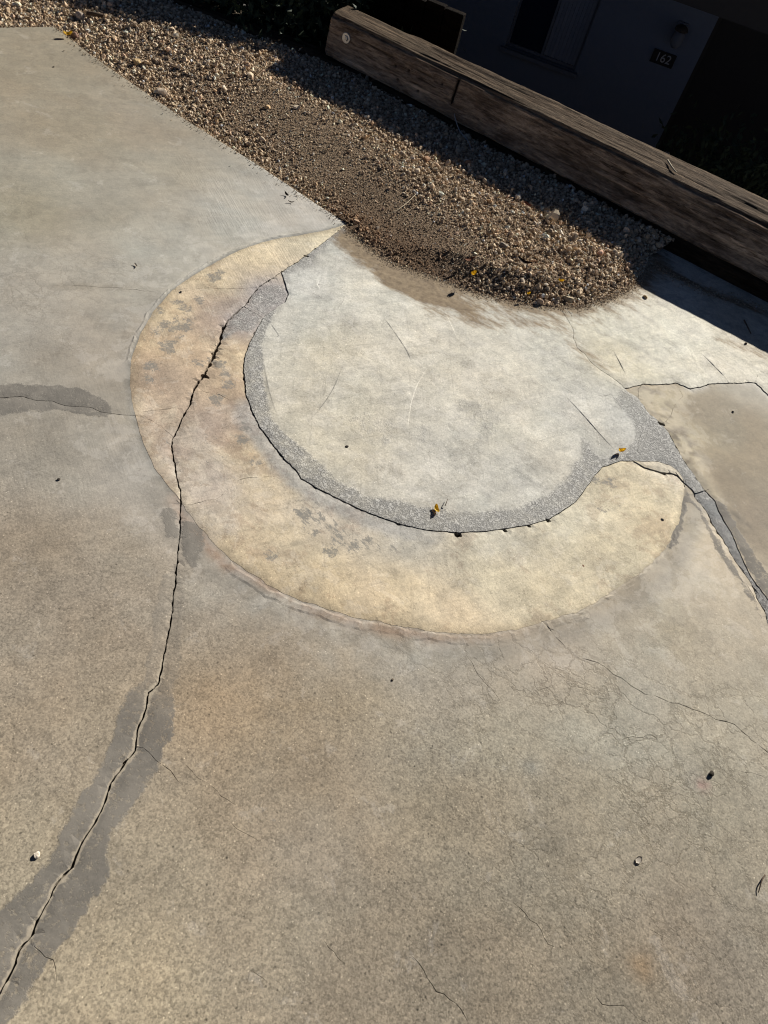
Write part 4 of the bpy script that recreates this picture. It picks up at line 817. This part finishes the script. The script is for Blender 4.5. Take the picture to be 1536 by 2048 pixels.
def timber(name, rails, mat, seed, nl=420, npf=14, rough=.0035, checks=(), holes=(), splits=(), rcorner=.016):
    """rails: four corner lines (front bottom, front top, back top, back bottom), each ((x,y,z),(x,y,z)); local x runs along it"""
    A = np.array([r_[0] for r_ in rails]); B = np.array([r_[1] for r_ in rails])
    org = A.mean(0); ex = (B - A).mean(0); L = np.linalg.norm(ex); ex /= L; ey = np.cross([0, 0, 1.], ex); ey /= np.linalg.norm(ey); ez = np.cross(ex, ey)
    M = np.stack([ex, ey, ez])
    # profile parameter around the four corners
    prm, fac = [], []
    for s in range(4):
        for j in range(npf): prm.append(s + j / npf)
    prm = np.array(prm); m = len(prm); t = np.linspace(0, 1, nl)
    cor = A[None] + (B - A)[None] * t[:, None, None]                     # nl*4*3
    i0 = prm.astype(int); fr = prm - i0; i1 = (i0 + 1) % 4
    X = cor[:, i0] * (1 - fr)[None, :, None] + cor[:, i1] * fr[None, :, None]
    ctr = cor.mean(1)[:, None]; D = X - ctr
    cornerness = np.minimum(fr, 1 - fr) * .2
    r0 = np.linalg.norm(D, axis=2, keepdims=True)
    cd = np.minimum(fr, 1 - fr)[None, :, None]
    X = X - D / r0 * (rcorner * np.exp(-(cd / .045) ** 2)) 
    Lx = (t * L)[:, None] * np.ones(m)[None]
    loc = (X - org) @ M.T
    q = np.stack([loc[..., 0] * 1.6, loc[..., 1] * 13, loc[..., 2] * 13], -1).reshape(-1, 3); q2 = np.stack([loc[..., 0] * 5, loc[..., 1] * 55, loc[..., 2] * 55], -1).reshape(-1, 3)
    d = rough * 1.6 * fbm(q, 3, seed) + rough * fbm(q2, 3, seed + 7)
    gro = sstep(.24, .5, fbm(np.stack([loc[..., 0] * 1.3, loc[..., 1] * 30, loc[..., 2] * 30], -1).reshape(-1, 3), 3, seed + 13)); d -= .0065 * gro
    d = d.reshape(nl, m); chk = np.zeros((nl, m)); chk = np.maximum(chk, .55 * gro.reshape(nl, m))
    ed = fbm(np.c_[Lx[:, 0] * 7, Lx[:, 0] * 0 + seed], 3, seed + 3)
    d -= (np.abs(ed) * .011)[:, None] * np.exp(-(np.minimum(fr, 1 - fr) / .07) ** 2)[None]
    for (fx, face, fy0, fy1, w, dep) in checks:            # slots: along, face, height range
        k = np.exp(-((Lx - fx) / w) ** 2) * ((i0 == face) * (fr > fy0) * (fr < fy1))[None]; d -= dep * k; chk = np.maximum(chk, np.minimum(1, k * 1.5))
    for (fx, face, fy, w) in holes:
        k = np.exp(-(((Lx - fx) / w) ** 2 + (((prm - face - fy) * .19) / w)[None] ** 2)); d -= .012 * k; chk = np.maximum(chk, k)
    for n_, (face, f0, f1, xa, xb, w, dep) in enumerate(splits):      # long drying cracks along the grain
        tt = np.clip((Lx[:, 0] - xa) / (xb - xa), 0, 1); yc = f0 + (f1 - f0) * tt + .05 * fbm(np.c_[Lx[:, 0] * 4, np.full(nl, n_ * 5.3)], 4, seed + 40)
        win = np.sin(np.pi * tt) ** .5 * (.35 + .9 * np.abs(fbm(np.c_[Lx[:, 0] * 9, np.full(nl, n_ * 2.7 + 9)], 3, seed + 50)) * 2).clip(0, 1)
        k = np.exp(-(((fr[None] - yc[:, None]) * .21) / w) ** 2) * (i0 == face)[None] * win[:, None]; d -= dep * k; chk = np.maximum(chk, .85 * k)
    X = X + D / r0 * d[..., None]
    V = ((X - org) @ M.T).reshape(-1, 3)
    ring = np.arange(nl * m).reshape(nl, m); nx = np.roll(ring, -1, 1)
    F = np.stack([ring[:-1], nx[:-1], nx[1:], ring[1:]], -1).reshape(-1, 4)
    # rounded end caps
    n0 = len(V); caps = []; extra = []; scal = []
    for e, s in ((0, -1), (nl - 1, 1)):
        prev = ring[e]
        for sh, push in ((.93, .006), (.6, .008), (.0, .009)):
            c = V[ring[e]].mean(0); Rg = c + (V[ring[e]] - c) * sh + np.array([s * push, 0, 0])
            if sh == 0: Rg = c[None] + np.array([[s * push, 0, 0]]); idx = np.full(m, n0 + len(extra))
            else: idx = n0 + len(extra) + np.arange(m)
            extra += list(Rg); nxp, nxi = np.roll(prev, -1), np.roll(idx, -1)
            caps.append(np.stack([prev, nxp, nxi, idx] if s > 0 else [prev, idx, nxi, nxp], -1)); prev = idx
    F = np.r_[F, np.concatenate(caps)]
    V = np.r_[V, np.array(extra)]
    bm = bmesh.new(); vs = [bm.verts.new(v) for v in V]
    for f in F:
        f = list(dict.fromkeys(f.tolist()))
        try: bm.faces.new([vs[i] for i in f])
        except ValueError: pass
    bmesh.ops.recalc_face_normals(bm, faces=bm.faces)
    me = bpy.data.meshes.new(name); bm.to_mesh(me); bm.free(); me.polygons.foreach_set('use_smooth', np.ones(len(me.polygons), bool))
    face_top = np.exp(-(np.minimum(np.abs(prm - 1.5), 4) / .52) ** 8)
    wth = np.r_[np.tile(face_top, nl), np.full(len(extra), .25)]; attr_f(me, 'weather', wth); attr_f(me, 'check', np.r_[chk.ravel(), np.zeros(len(extra))])
    o = link_obj(name, me, mat); o.matrix_world = Matrix(((ex[0], ey[0], ez[0], org[0]), (ex[1], ey[1], ez[1], org[1]), (ex[2], ey[2], ez[2], org[2]), (0, 0, 0, 1)))
    return o
def ext(a, b, xx):   # carry the line a-b on to x = xx
    a, b = np.array(a), np.array(b); return tuple(a + (b - a) * (xx - a[0]) / (b[0] - a[0]))
XR = 2.35
fb = ((-1.022, 4.048, BEAM_Z0), ext((-1.022, 4.048, BEAM_Z0), (1.20, 3.205, BEAM_Z0), XR)); ft = ((-1.012, 4.050, BEAM_Z1), ext((-1.012, 4.050, BEAM_Z1), (1.145, 3.308, BEAM_Z1), XR))
bt = ((-.985, 4.275, BEAM_Z1), ext((-.985, 4.275, BEAM_Z1), (1.177, 3.590, BEAM_Z1), XR)); bb = ((-.99, 4.27, BEAM_Z0), ext((-.99, 4.27, BEAM_Z0), (1.177, 3.585, BEAM_Z0), XR))
beam = timber('timber_beam', [fb, ft, bt, bb], M_BEAM, 201, 760, 40, .0036, checks=[(.735, 0, .30, .93, .006, .016)], splits=[(0, .78, .62, .05, .85, .0034, .006), (0, .47, .36, .12, .7, .003, .005), (0, .6, .5, 1.0, 2.1, .0034, .006), (0, .28, .33, .9, 1.7, .003, .005), (0, .85, .8, 1.6, 2.6, .003, .005), (1, .16, .22, .02, .95, .0036, .007), (1, .5, .40, .2, 1.4, .0034, .006), (1, .76, .82, .8, 2.0, .0036, .007), (1, .33, .28, 1.3, 2.4, .0036, .006), (1, .62, .66, 1.7, 2.7, .003, .006), (1, .9, .85, .1, .8, .003, .005)], holes=[(.40, 0, .55, .007), (.475, 0, .60, .007), (.43, 0, .28, .006), (.66, 0, .66, .006), (.55, 0, .25, .006)])
tag(beam, 'long weathered square timber beam with bolted end on top of the lower timbers', 'timber beam')
zt = .066
def low(name, p0, p1, z1, dep, label, seed):
    d = (p1 - p0) / np.linalg.norm(p1 - p0); n = np.array([-d[1], d[0]]); n = n if n[1] > 0 else -n
    if p1[0] < p0[0]: p0, p1 = p1, p0
    mk = lambda p, k, z: (p[0] + n[0] * k, p[1] + n[1] * k, z)
    return tag(timber(name, [(mk(p0, 0, -.10), mk(p1, 0, -.10)), (mk(p0, .004, z1), mk(p1, .004, z1)), (mk(p0, dep, z1), mk(p1, dep, z1)), (mk(p0, dep, -.10), mk(p1, dep, -.10))], M_LOW, seed, 260, 10, .004), label, 'timber')
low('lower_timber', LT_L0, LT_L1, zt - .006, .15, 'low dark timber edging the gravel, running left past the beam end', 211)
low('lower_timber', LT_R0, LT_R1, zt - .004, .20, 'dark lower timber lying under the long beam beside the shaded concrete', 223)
# bolt in the beam end
gm = N('galvanised_steel'); cm = gm.coord(); gm.bsdf.inputs['Metallic'].default_value = .85
M_STEEL = gm.out(gm.mix(gm.noise(cm, 120, 4, .6), (.35, .35, .34), (.6, .6, .58)), .42)
def disc(bm, r, y0, y1, seg=24, hole=0):
    ring = [[bm.verts.new((rr * math.cos(2 * math.pi * k / seg), y, rr * math.sin(2 * math.pi * k / seg))) for k in range(seg)] for rr, y in ((r, y0), (r, y1 - .0008 * np.sign(y1 - y0)), (r * .95, y1))]
    for a_, b_ in zip(ring[:-1], ring[1:]):
        for k in range(seg): bm.faces.new((a_[k], a_[(k + 1) % seg], b_[(k + 1) % seg], b_[k]))
    bm.faces.new(ring[-1]); bm.faces.new(ring[0][::-1])
fdir = np.array([.936, -.352]); fn = np.array([-.352, -.936])
def on_front(px):      # point of the beam's front face seen at px
    z = .15
    for _ in range(12):
        t = .0; best = None
        for zz in np.linspace(BEAM_Z0, BEAM_Z1, 200):
            p = survey(px[0], px[1], zz); s = (zz - BEAM_Z0) / (BEAM_Z1 - BEAM_Z0)
            a_ = np.array(fb[0][:2]) * (1 - s) + np.array(ft[0][:2]) * s; b_ = np.array(fb[1][:2]) * (1 - s) + np.array(ft[1][:2]) * s
            dd = abs(np.cross(b_ - a_, p - a_) / np.linalg.norm(b_ - a_))
            if best is None or dd < best[0]: best = (dd, p[0], p[1], zz)
        return np.array(best[1:])
bp = on_front((693, 76)); bolt = empty('bolt', (bp[0] + fn[0] * .002, bp[1] + fn[1] * .002, bp[2]), math.atan2(fdir[1], fdir[0])); tag(bolt, 'round steel washer and bolt head in the left end of the beam', 'bolt')
bm = bmesh.new(); disc(bm, .0235, .004, -.0035, 28); bmesh.ops.recalc_face_normals(bm, faces=bm.faces); bm_obj('washer', bm, M_STEEL, bolt)
bm = bmesh.new(); disc(bm, .0125, -.0036, -.010, 6); bmesh.ops.recalc_face_normals(bm, faces=bm.faces); bm_obj('nut', bm, M_STEEL, bolt)
bm = bmesh.new(); disc(bm, .0062, -.0101, -.013, 14); bmesh.ops.recalc_face_normals(bm, faces=bm.faces); bm_obj('bolt_tip', bm, M_STEEL, bolt)

# dark upright boards standing right behind the beam
scr = empty('board_screen', (-.42, 4.33, 0), math.atan2(-.17, 1.0)); tag(scr, 'short dark upright boards standing behind the left end of the beam', 'board screen')
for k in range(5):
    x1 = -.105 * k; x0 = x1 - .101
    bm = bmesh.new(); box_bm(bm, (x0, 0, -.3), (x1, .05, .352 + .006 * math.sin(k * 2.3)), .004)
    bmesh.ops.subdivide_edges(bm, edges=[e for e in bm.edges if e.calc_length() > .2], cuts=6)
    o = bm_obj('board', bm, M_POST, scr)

# ------------------------------------------------------------------ house in the lower yard
HA = np.array([-.2757, 6.7613]); HRZ = math.atan2(-.0856, 1.0); FLOOR = -1.75
house = empty('house', (HA[0], HA[1], 0), HRZ); tag(house, 'pale stuccoed house in deep shade with window and dark doorway', 'house')
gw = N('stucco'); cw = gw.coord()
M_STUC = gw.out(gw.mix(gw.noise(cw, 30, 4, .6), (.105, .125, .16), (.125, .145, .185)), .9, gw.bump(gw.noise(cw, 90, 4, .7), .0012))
def plain(name, c, rough=.7, var=.15, scale=30):
    g = N(name); return g.out(g.mix(g.noise(g.coord(), scale, 4, .6), tuple(x * (1 - var) for x in c), tuple(x * (1 + var) for x in c)), rough)
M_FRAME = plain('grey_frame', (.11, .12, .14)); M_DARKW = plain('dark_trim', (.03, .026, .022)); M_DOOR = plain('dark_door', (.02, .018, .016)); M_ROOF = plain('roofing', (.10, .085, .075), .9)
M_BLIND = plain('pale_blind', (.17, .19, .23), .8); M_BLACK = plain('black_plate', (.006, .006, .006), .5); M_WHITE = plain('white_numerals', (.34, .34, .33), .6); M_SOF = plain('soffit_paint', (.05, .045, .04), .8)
gg = N('window_glass'); gg.bsdf.inputs['Transmission Weight'].default_value = .0; M_GLASS = gg.out((.012, .018, .035), .08); gg.bsdf.inputs['Specular IOR Level'].default_value = .3
TOPZ = .62
def hbox(name, lo, hi, mat, parent=house, bevel=0):
    bm = bmesh.new(); box_bm(bm, lo, hi, bevel); return bm_obj(name, bm, mat, parent)
bm = bmesh.new()      # wall with openings: window 0-.585 x -.40-.62, doorway 1.42-2.36
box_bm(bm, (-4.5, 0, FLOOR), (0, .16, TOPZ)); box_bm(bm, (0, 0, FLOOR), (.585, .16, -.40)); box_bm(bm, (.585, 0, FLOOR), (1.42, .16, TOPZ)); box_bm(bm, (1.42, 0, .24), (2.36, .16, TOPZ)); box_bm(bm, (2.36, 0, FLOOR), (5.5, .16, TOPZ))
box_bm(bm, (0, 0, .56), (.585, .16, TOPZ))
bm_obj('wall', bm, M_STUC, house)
win = hbox('window', (.0, .05, -.40), (.018, .09, .56), M_FRAME)
bm = bmesh.new()
for lo, hi in (((0, .05, -.40), (.018, .09, .56)), ((.567, .05, -.40), (.585, .09, .56)), ((.018, .05, -.40), (.567, .09, -.38)), ((.018, .05, .54), (.567, .09, .56)), ((.285, .04, -.38), (.305, .092, .54))): box_bm(bm, lo, hi)
me = bpy.data.meshes.new('window'); bm.to_mesh(me); bm.free(); me.materials.append(M_FRAME); win.data = me
hbox('pane', (.018, .068, -.38), (.285, .074, .54), M_GLASS, win); hbox('pane', (.305, .062, -.38), (.567, .066, .54), M_BLIND, win)
for k in range(9): hbox('blind_slat', (.310 + .0285 * k, .048 + .006 * (k % 2), -.375), (.336 + .0285 * k, .058 + .006 * (k % 2) - .001, .535), M_BLIND, win)
hbox('sill', (-.03, -.045, -.432), (.615, .05, -.402), M_FRAME, win, .004)
dr = hbox('door', (1.45, .11, FLOOR), (2.33, .15, .22), M_DOOR)
hbox('door_frame', (1.42, .03, FLOOR), (1.448, .158, .238), M_DARKW); hbox('door_frame', (2.332, .03, FLOOR), (2.36, .158, .238), M_DARKW)
bm = bmesh.new(); bmesh.ops.create_uvsphere(bm, u_segments=12, v_segments=8, radius=.03); bmesh.ops.translate(bm, vec=(1.53, .08, -.75), verts=bm.verts); bm_obj('handle', bm, M_STEEL, dr, True)
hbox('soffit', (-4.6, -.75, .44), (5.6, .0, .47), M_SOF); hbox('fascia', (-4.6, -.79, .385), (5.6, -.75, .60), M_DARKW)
bm = bmesh.new()
vs = [bm.verts.new(c) for c in ((-4.7, -.85, .605), (5.7, -.85, .605), (5.7, 3.4, 1.75), (-4.7, 3.4, 1.75), (5.7, 7.6, .605), (-4.7, 7.6, .605))]
bm.faces.new((vs[0], vs[1], vs[2], vs[3])); bm.faces.new((vs[3], vs[2], vs[4], vs[5])); bmesh.ops.solidify(bm, geom=bm.faces[:], thickness=.05); bm_obj('roof', bm, M_ROOF, house)
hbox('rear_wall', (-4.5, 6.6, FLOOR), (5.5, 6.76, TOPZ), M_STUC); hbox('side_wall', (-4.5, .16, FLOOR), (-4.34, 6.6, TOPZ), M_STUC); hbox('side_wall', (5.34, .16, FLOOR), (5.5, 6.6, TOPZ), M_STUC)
Rz = Matrix.Translation((HA[0], HA[1], 0)) @ Matrix.Rotation(HRZ, 4, 'Z')
def hpos(u, v, z): return Rz @ Vector((u, v, z))
# number plate
sg = empty('house_number', hpos(1.178, -.001, -.114), HRZ); tag(sg, 'small black house number plate reading 162 on the shaded wall', 'sign')
bm = bmesh.new(); box_bm(bm, (-.088, -.012, -.045), (.088, 0, .045), .002); bm_obj('plate', bm, M_BLACK, sg)
fc = bpy.data.curves.new('numerals', 'FONT'); fc.body = '162'; fc.size = .082; fc.align_x = 'CENTER'; fc.align_y = 'CENTER'; fc.extrude = .0015
fo = bpy.data.objects.new('numerals_tmp', fc); COL.objects.link(fo); bpy.context.view_layer.update()
me = bpy.data.meshes.new_from_object(fo.evaluated_get(bpy.context.evaluated_depsgraph_get())); bpy.data.objects.remove(fo); me.name = 'numerals'
me.materials.clear(); no = link_obj('numerals', me, M_WHITE, sg, (0, -.0138, 0)); no.rotation_euler = (math.radians(90), 0, 0)
# wall lamp
lp = empty('wall_lamp', hpos(1.21, -.001, .05), HRZ); tag(lp, 'unlit wall lantern above the house number plate', 'lamp')
def lathe(prof, seg=20):
    bm = bmesh.new(); rings = [[bm.verts.new((r_ * math.cos(2 * math.pi * k / seg), r_ * math.sin(2 * math.pi * k / seg), z)) for k in range(seg)] for r_, z in prof]
    for a_, b_ in zip(rings[:-1], rings[1:]):
        for k in range(seg): bm.faces.new((a_[k], a_[(k + 1) % seg], b_[(k + 1) % seg], b_[k]))
    bm.faces.new(rings[0][::-1]); bm.faces.new(rings[-1]); return bm
bm = bmesh.new(); box_bm(bm, (-.04, -.02, -.03), (.04, 0, .09), .004); bm_obj('backplate', bm, M_FRAME, lp)
bm = bmesh.new(); box_bm(bm, (-.012, -.07, .05), (.012, -.02, .07), .003); bm_obj('arm', bm, M_DARKW, lp)
bm = lathe([(.02, .085), (.045, .07), (.05, .05), (.042, .045)]); bmesh.ops.translate(bm, vec=(0, -.075, 0), verts=bm.verts); bm_obj('cap', bm, M_DARKW, lp, True)
bm = lathe([(.036, .044), (.044, .0), (.04, -.04), (.02, -.062)]); bmesh.ops.translate(bm, vec=(0, -.075, 0), verts=bm.verts); bm_obj('glass_jar', bm, M_FRAME, lp, True)

# retaining wall under the timbers
bm = bmesh.new()
for (x0, y0), (x1, y1) in zip(RW[:-1], RW[1:]):
    x0, x1 = max(x0, -6), min(x1, 7); d = np.array([x1 - x0, y1 - y0]); n = np.array([-d[1], d[0]]) / np.linalg.norm(d) * .12
    vv = [bm.verts.new((x, y, z)) for z in (-1.74, -.045) for x, y in ((x0, y0 + .004), (x1, y1 + .004), (x1 + n[0], y1 + n[1]), (x0 + n[0], y0 + n[1]))]
    for f in ((0, 1, 5, 4), (1, 2, 6, 5), (2, 3, 7, 6), (3, 0, 4, 7), (4, 5, 6, 7)): bm.faces.new([vv[i] for i in f])
bmesh.ops.recalc_face_normals(bm, faces=bm.faces); M_RET = plain('block_grey', (.16, .15, .14), .9)
tag(bm_obj('retaining_wall', bm, M_RET), 'low block retaining wall behind the timbers', 'wall')

# shrubs
gl_ = N('dark_leaf'); cl_ = gl_.coord()
M_LEAF = gl_.out(gl_.mix(gl_.noise(cl_, 18, 3, .6), (.012, .020, .010), (.035, .052, .022)), .7)
M_TWIG = plain('twig_bark', (.06, .045, .03), .9)
def shrub(name, c, rad3, n, leaf, label, seed, envelope=None):
    r_ = np.random.default_rng(seed); root = empty(name, (c[0], c[1], FLOOR)); tag(root, label, 'shrub')
    k = max(6, n // 70); cl = r_.normal(size=(k, 3)); cl /= np.linalg.norm(cl, axis=1)[:, None]; cl = cl * r_.uniform(.35, .92, (k, 1)) ** .6
    Pp = cl[r_.integers(0, k, n)] + r_.normal(0, .13, (n, 3)); Pp = Pp * rad3 + np.array(c)
    if envelope is not None: Pp = Pp[envelope(Pp)]
    n = len(Pp); ax = r_.normal(size=(n, 3)); ax[:, 2] += .5; ax /= np.linalg.norm(ax, axis=1)[:, None]; sd = np.cross(ax, r_.normal(size=(n, 3))); sd /= np.linalg.norm(sd, axis=1)[:, None]
    ln = leaf * r_.uniform(.7, 1.3, (n, 1)); nr = np.cross(ax, sd)
    q = np.stack([Pp, Pp + ax * ln * .45 + sd * ln * .22 + nr * ln * .06, Pp + ax * ln, Pp + ax * ln * .45 - sd * ln * .22 + nr * ln * .06], 1).reshape(-1, 3) - np.array([c[0], c[1], FLOOR])
    F = np.arange(n * 4).reshape(-1, 4); F = np.r_[F[:, [0, 1, 2]], F[:, [0, 2, 3]]]
    o = link_obj('foliage', mesh_np('foliage', q, F), M_LEAF, root); 
    bm = bmesh.new()
    for s in range(7):
        e = np.array([r_.uniform(-.5, .5) * rad3[0], r_.uniform(-.5, .5) * rad3[1], c[2] - FLOOR + r_.uniform(-.2, .3) * rad3[2]]); pth = [np.array([r_.uniform(-.04, .04), r_.uniform(-.04, .04), 0]), e * np.array([.35, .35, .5]), e]
        prev = None
        for p_, rr in zip(pth, (.014, .010, .004)):
            ring = [bm.verts.new((p_[0] + rr * math.cos(a_), p_[1] + rr * math.sin(a_), p_[2])) for a_ in np.linspace(0, 2 * math.pi, 6)[:-1]]
            if prev:
                for q_ in range(5): bm.faces.new((prev[q_], prev[(q_ + 1) % 5], ring[(q_ + 1) % 5], ring[q_]))
            prev = ring
    bm_obj('stem', bm, M_TWIG, root)
    return root
shrub('shrub', (1.55, 5.35, -.62), np.array([.72, .50, .62]), 9000, .05, 'dark green bushy shrub in the shade beyond the right end of the beam', 5)
env = lambda p: p[:, 2] < .08 + (p[:, 1] - 3.93) / 1.77
shrub('shrub', (-1.75, 4.70, .06), np.array([1.1, .62, .55]), 30000, .055, 'dark shrub in the shade behind the low left timber', 9, env)
shrub('shrub', (-2.9, 4.85, .05), np.array([.9, .62, .55]), 20000, .055, 'dark shrub at the far upper left behind the low timber', 10, env)

# ------------------------------------------------------------------ small loose things
M_YEL = plain('yellow_leaf', (.78, .56, .08), .6, .15, 90); M_PALE = plain('bleached_leaf', (.52, .47, .40), .7, .12, 90); M_STRAW = plain('straw', (.36, .30, .2), .8, .2, 60); M_BRN = plain('dead_leaf', (.07, .045, .028), .8, .25, 60); M_WIRE = plain('grey_wire', (.32, .32, .32), .5); M_RUST = plain('rusty_leaf', (.24, .10, .05), .8, .2, 60)
def leaf(name, px, L, W, mat, label, z, rz, curl=.5, tilt=0.0, cat='leaf', parent=None, group=None):
    q = survey(px[0], px[1], z); bm = bmesh.new(); rows = []
    for i in range(9):
        t = i / 8; w = W * math.sin(math.pi * min(1, t * .92 + .06)) ** .8 * (1 + .12 * math.sin(9 * t))
        row = []
        for j in (-1, -.5, 0, .5, 1):
            x = L * (t - .5); y = w * j * .5; zz = curl * L * ((t - .5) ** 2 * 1.6) + curl * W * .8 * (j * j) * .5
            row.append(bm.verts.new((x, y, zz)))
        rows.append(row)
    for a_, b_ in zip(rows[:-1], rows[1:]):
        for j in range(4): bm.faces.new((a_[j], b_[j], b_[j + 1], a_[j + 1]))
    bmesh.ops.solidify(bm, geom=bm.faces[:], thickness=.0006)
    zmin = min(v.co.z for v in bm.verts); bmesh.ops.translate(bm, vec=(0, 0, -zmin), verts=bm.verts)
    o = bm_obj(name, bm, mat, None, True); o.location = (q[0], q[1], z + .0008); o.rotation_euler = (tilt, 0, rz); tag(o, label, cat, group); return o
def tube(name, P3, r0, mat, label, cat, taper=.6):
    P3 = smooth_line(np.array(P3, float), 2); bm = bmesh.new(); prev = None; n = len(P3)
    for k, p_ in enumerate(P3):
        t_ = P3[min(k + 1, n - 1)] - P3[max(k - 1, 0)]; t_ /= np.linalg.norm(t_); a_ = np.cross(t_, [.3, .2, 1.]); a_ /= np.linalg.norm(a_); b_ = np.cross(t_, a_); rr = r0 * (1 - (1 - taper) * k / n)
        ring = [bm.verts.new(p_ + rr * (math.cos(x) * a_ + math.sin(x) * b_)) for x in np.linspace(0, 2 * math.pi, 7)[:-1]]
        if prev:
            for j in range(6): bm.faces.new((prev[j], prev[(j + 1) % 6], ring[(j + 1) % 6], ring[j]))
        else: bm.faces.new(ring[::-1])
        prev = ring
    bm.faces.new(prev); bmesh.ops.recalc_face_normals(bm, faces=bm.faces)
    return tag(bm_obj(name, bm, mat, None, True), label, cat)
def on(px, z): return (*survey(px[0], px[1], z), z)
leaf('curled_leaf', (872, 1020), .028, .015, M_YEL, 'curled yellow leaf standing near the lower edge of the pale round patch', .004, 2.0, .7, .15)
leaf('curled_leaf', (1240, 903), .024, .015, M_YEL, 'small crumpled yellow leaf at the right tip of the round patch', .006, .4, 1.3, .2)
leaf('curled_leaf', (945, 549), .026, .018, M_YEL, 'yellow leaf scrap lying in the middle of the lower gravel', .05, 1.2, 1.0, .3)
leaf('curled_leaf', (1121, 563), .022, .014, M_YEL, 'yellow leaf scrap in the gravel above its bottom tip', .055, .2, .9, .3)
leaf('curled_leaf', (1056, 588), .016, .012, M_YEL, 'tiny yellow leaf scrap on the lower rim of the gravel', .03, .7, .9, .3)
leaf('curled_leaf', (136, 70), .04, .025, M_YEL, 'ochre leaf scrap in the gravel by the upper corner of the slab', .012, .9, .7, .2)
leaf('flat_leaf', (1277, 1720), .019, .013, M_PALE, 'small pale oval leaf lying flat on the foreground slab', .001, .9, .18)
leaf('flat_leaf', (574, 391), .026, .010, M_BRN, 'brown leaf bit on the grey slab, upper of a pair', .001, -.6, .8, .2)
leaf('flat_leaf', (582, 405), .024, .007, M_BRN, 'brown leaf sliver on the grey slab, lower of a pair', .001, .3, .6, .2)
leaf('flat_leaf', (272, 532), .02, .008, M_PALE, 'faded beige leaf sliver on the slab left of the ring', .001, -.7, .5)
leaf('dead_leaf', (938, 520), .055, .012, M_RUST, 'thin reddish dead leaf in the gravel above the yellow scrap', .05, .9, .4, .2)
leaf('dead_leaf', (1048, 525), .06, .02, M_BRN, 'dark brown dead leaf in the gravel tip', .055, -.2, .5, .2)
leaf('dead_leaf', (1055, 410), .04, .016, M_RUST, 'rust coloured leaf on the shadow line by the blocky pale stone', .06, -.5, .4, .3)
tube('twig', [on((1530, 1750), .004), on((1523, 1762), .009), on((1517, 1785), .003)], .0017, M_BRN, 'short dark curved twig at the right edge of the foreground slab', 'twig')
tube('twig', [on((1488, 640), .010), on((1496, 655), .012), on((1502, 668), .010)], .003, M_BRN, 'dark twig on the shaded concrete by the lower timber', 'twig')
tube('twig', [on((890, 1012), .008), on((893, 1005), .014), on((895, 998), .010)], .0013, M_BRN, 'tiny twig next to the curled yellow leaf', 'twig')
tube('stick', [on((174, 26), .03), on((190, 28), .034), on((206, 31), .030)], .010, M_BRN, 'thick dark stick in the gravel at the top left', 'stick', .8)
tube('straw', [on((762, 432), .035), on((790, 424), .06), on((815, 405), .062), on((832, 388), .045)], .0016, M_STRAW, 'dry straw blade arching over the brown dirt', 'straw')
wz = on_front((908, 228)); tube('wire', [(wz[0], wz[1] + .01, wz[2]), on((910, 236), .11), on((917, 258), .07), on((924, 268), .065), on((936, 280), .06), on((943, 300), .05)], .0022, M_WIRE, 'thin grey wire hanging from the beam onto the gravel', 'wire', .9)
tube('straw', [on((655, 150), .05), on((662, 165), .055), on((670, 182), .045)], .004, M_STRAW, 'pale stalk in the shaded gravel below the beam end', 'straw')
tube('splinter', [(*survey(1335, 320, .266), .266), (*survey(1345, 336, .268), .268), (*survey(1353, 345, .264), .264)], .004, M_STRAW, 'pale splinter of wood on top of the beam', 'splinter')
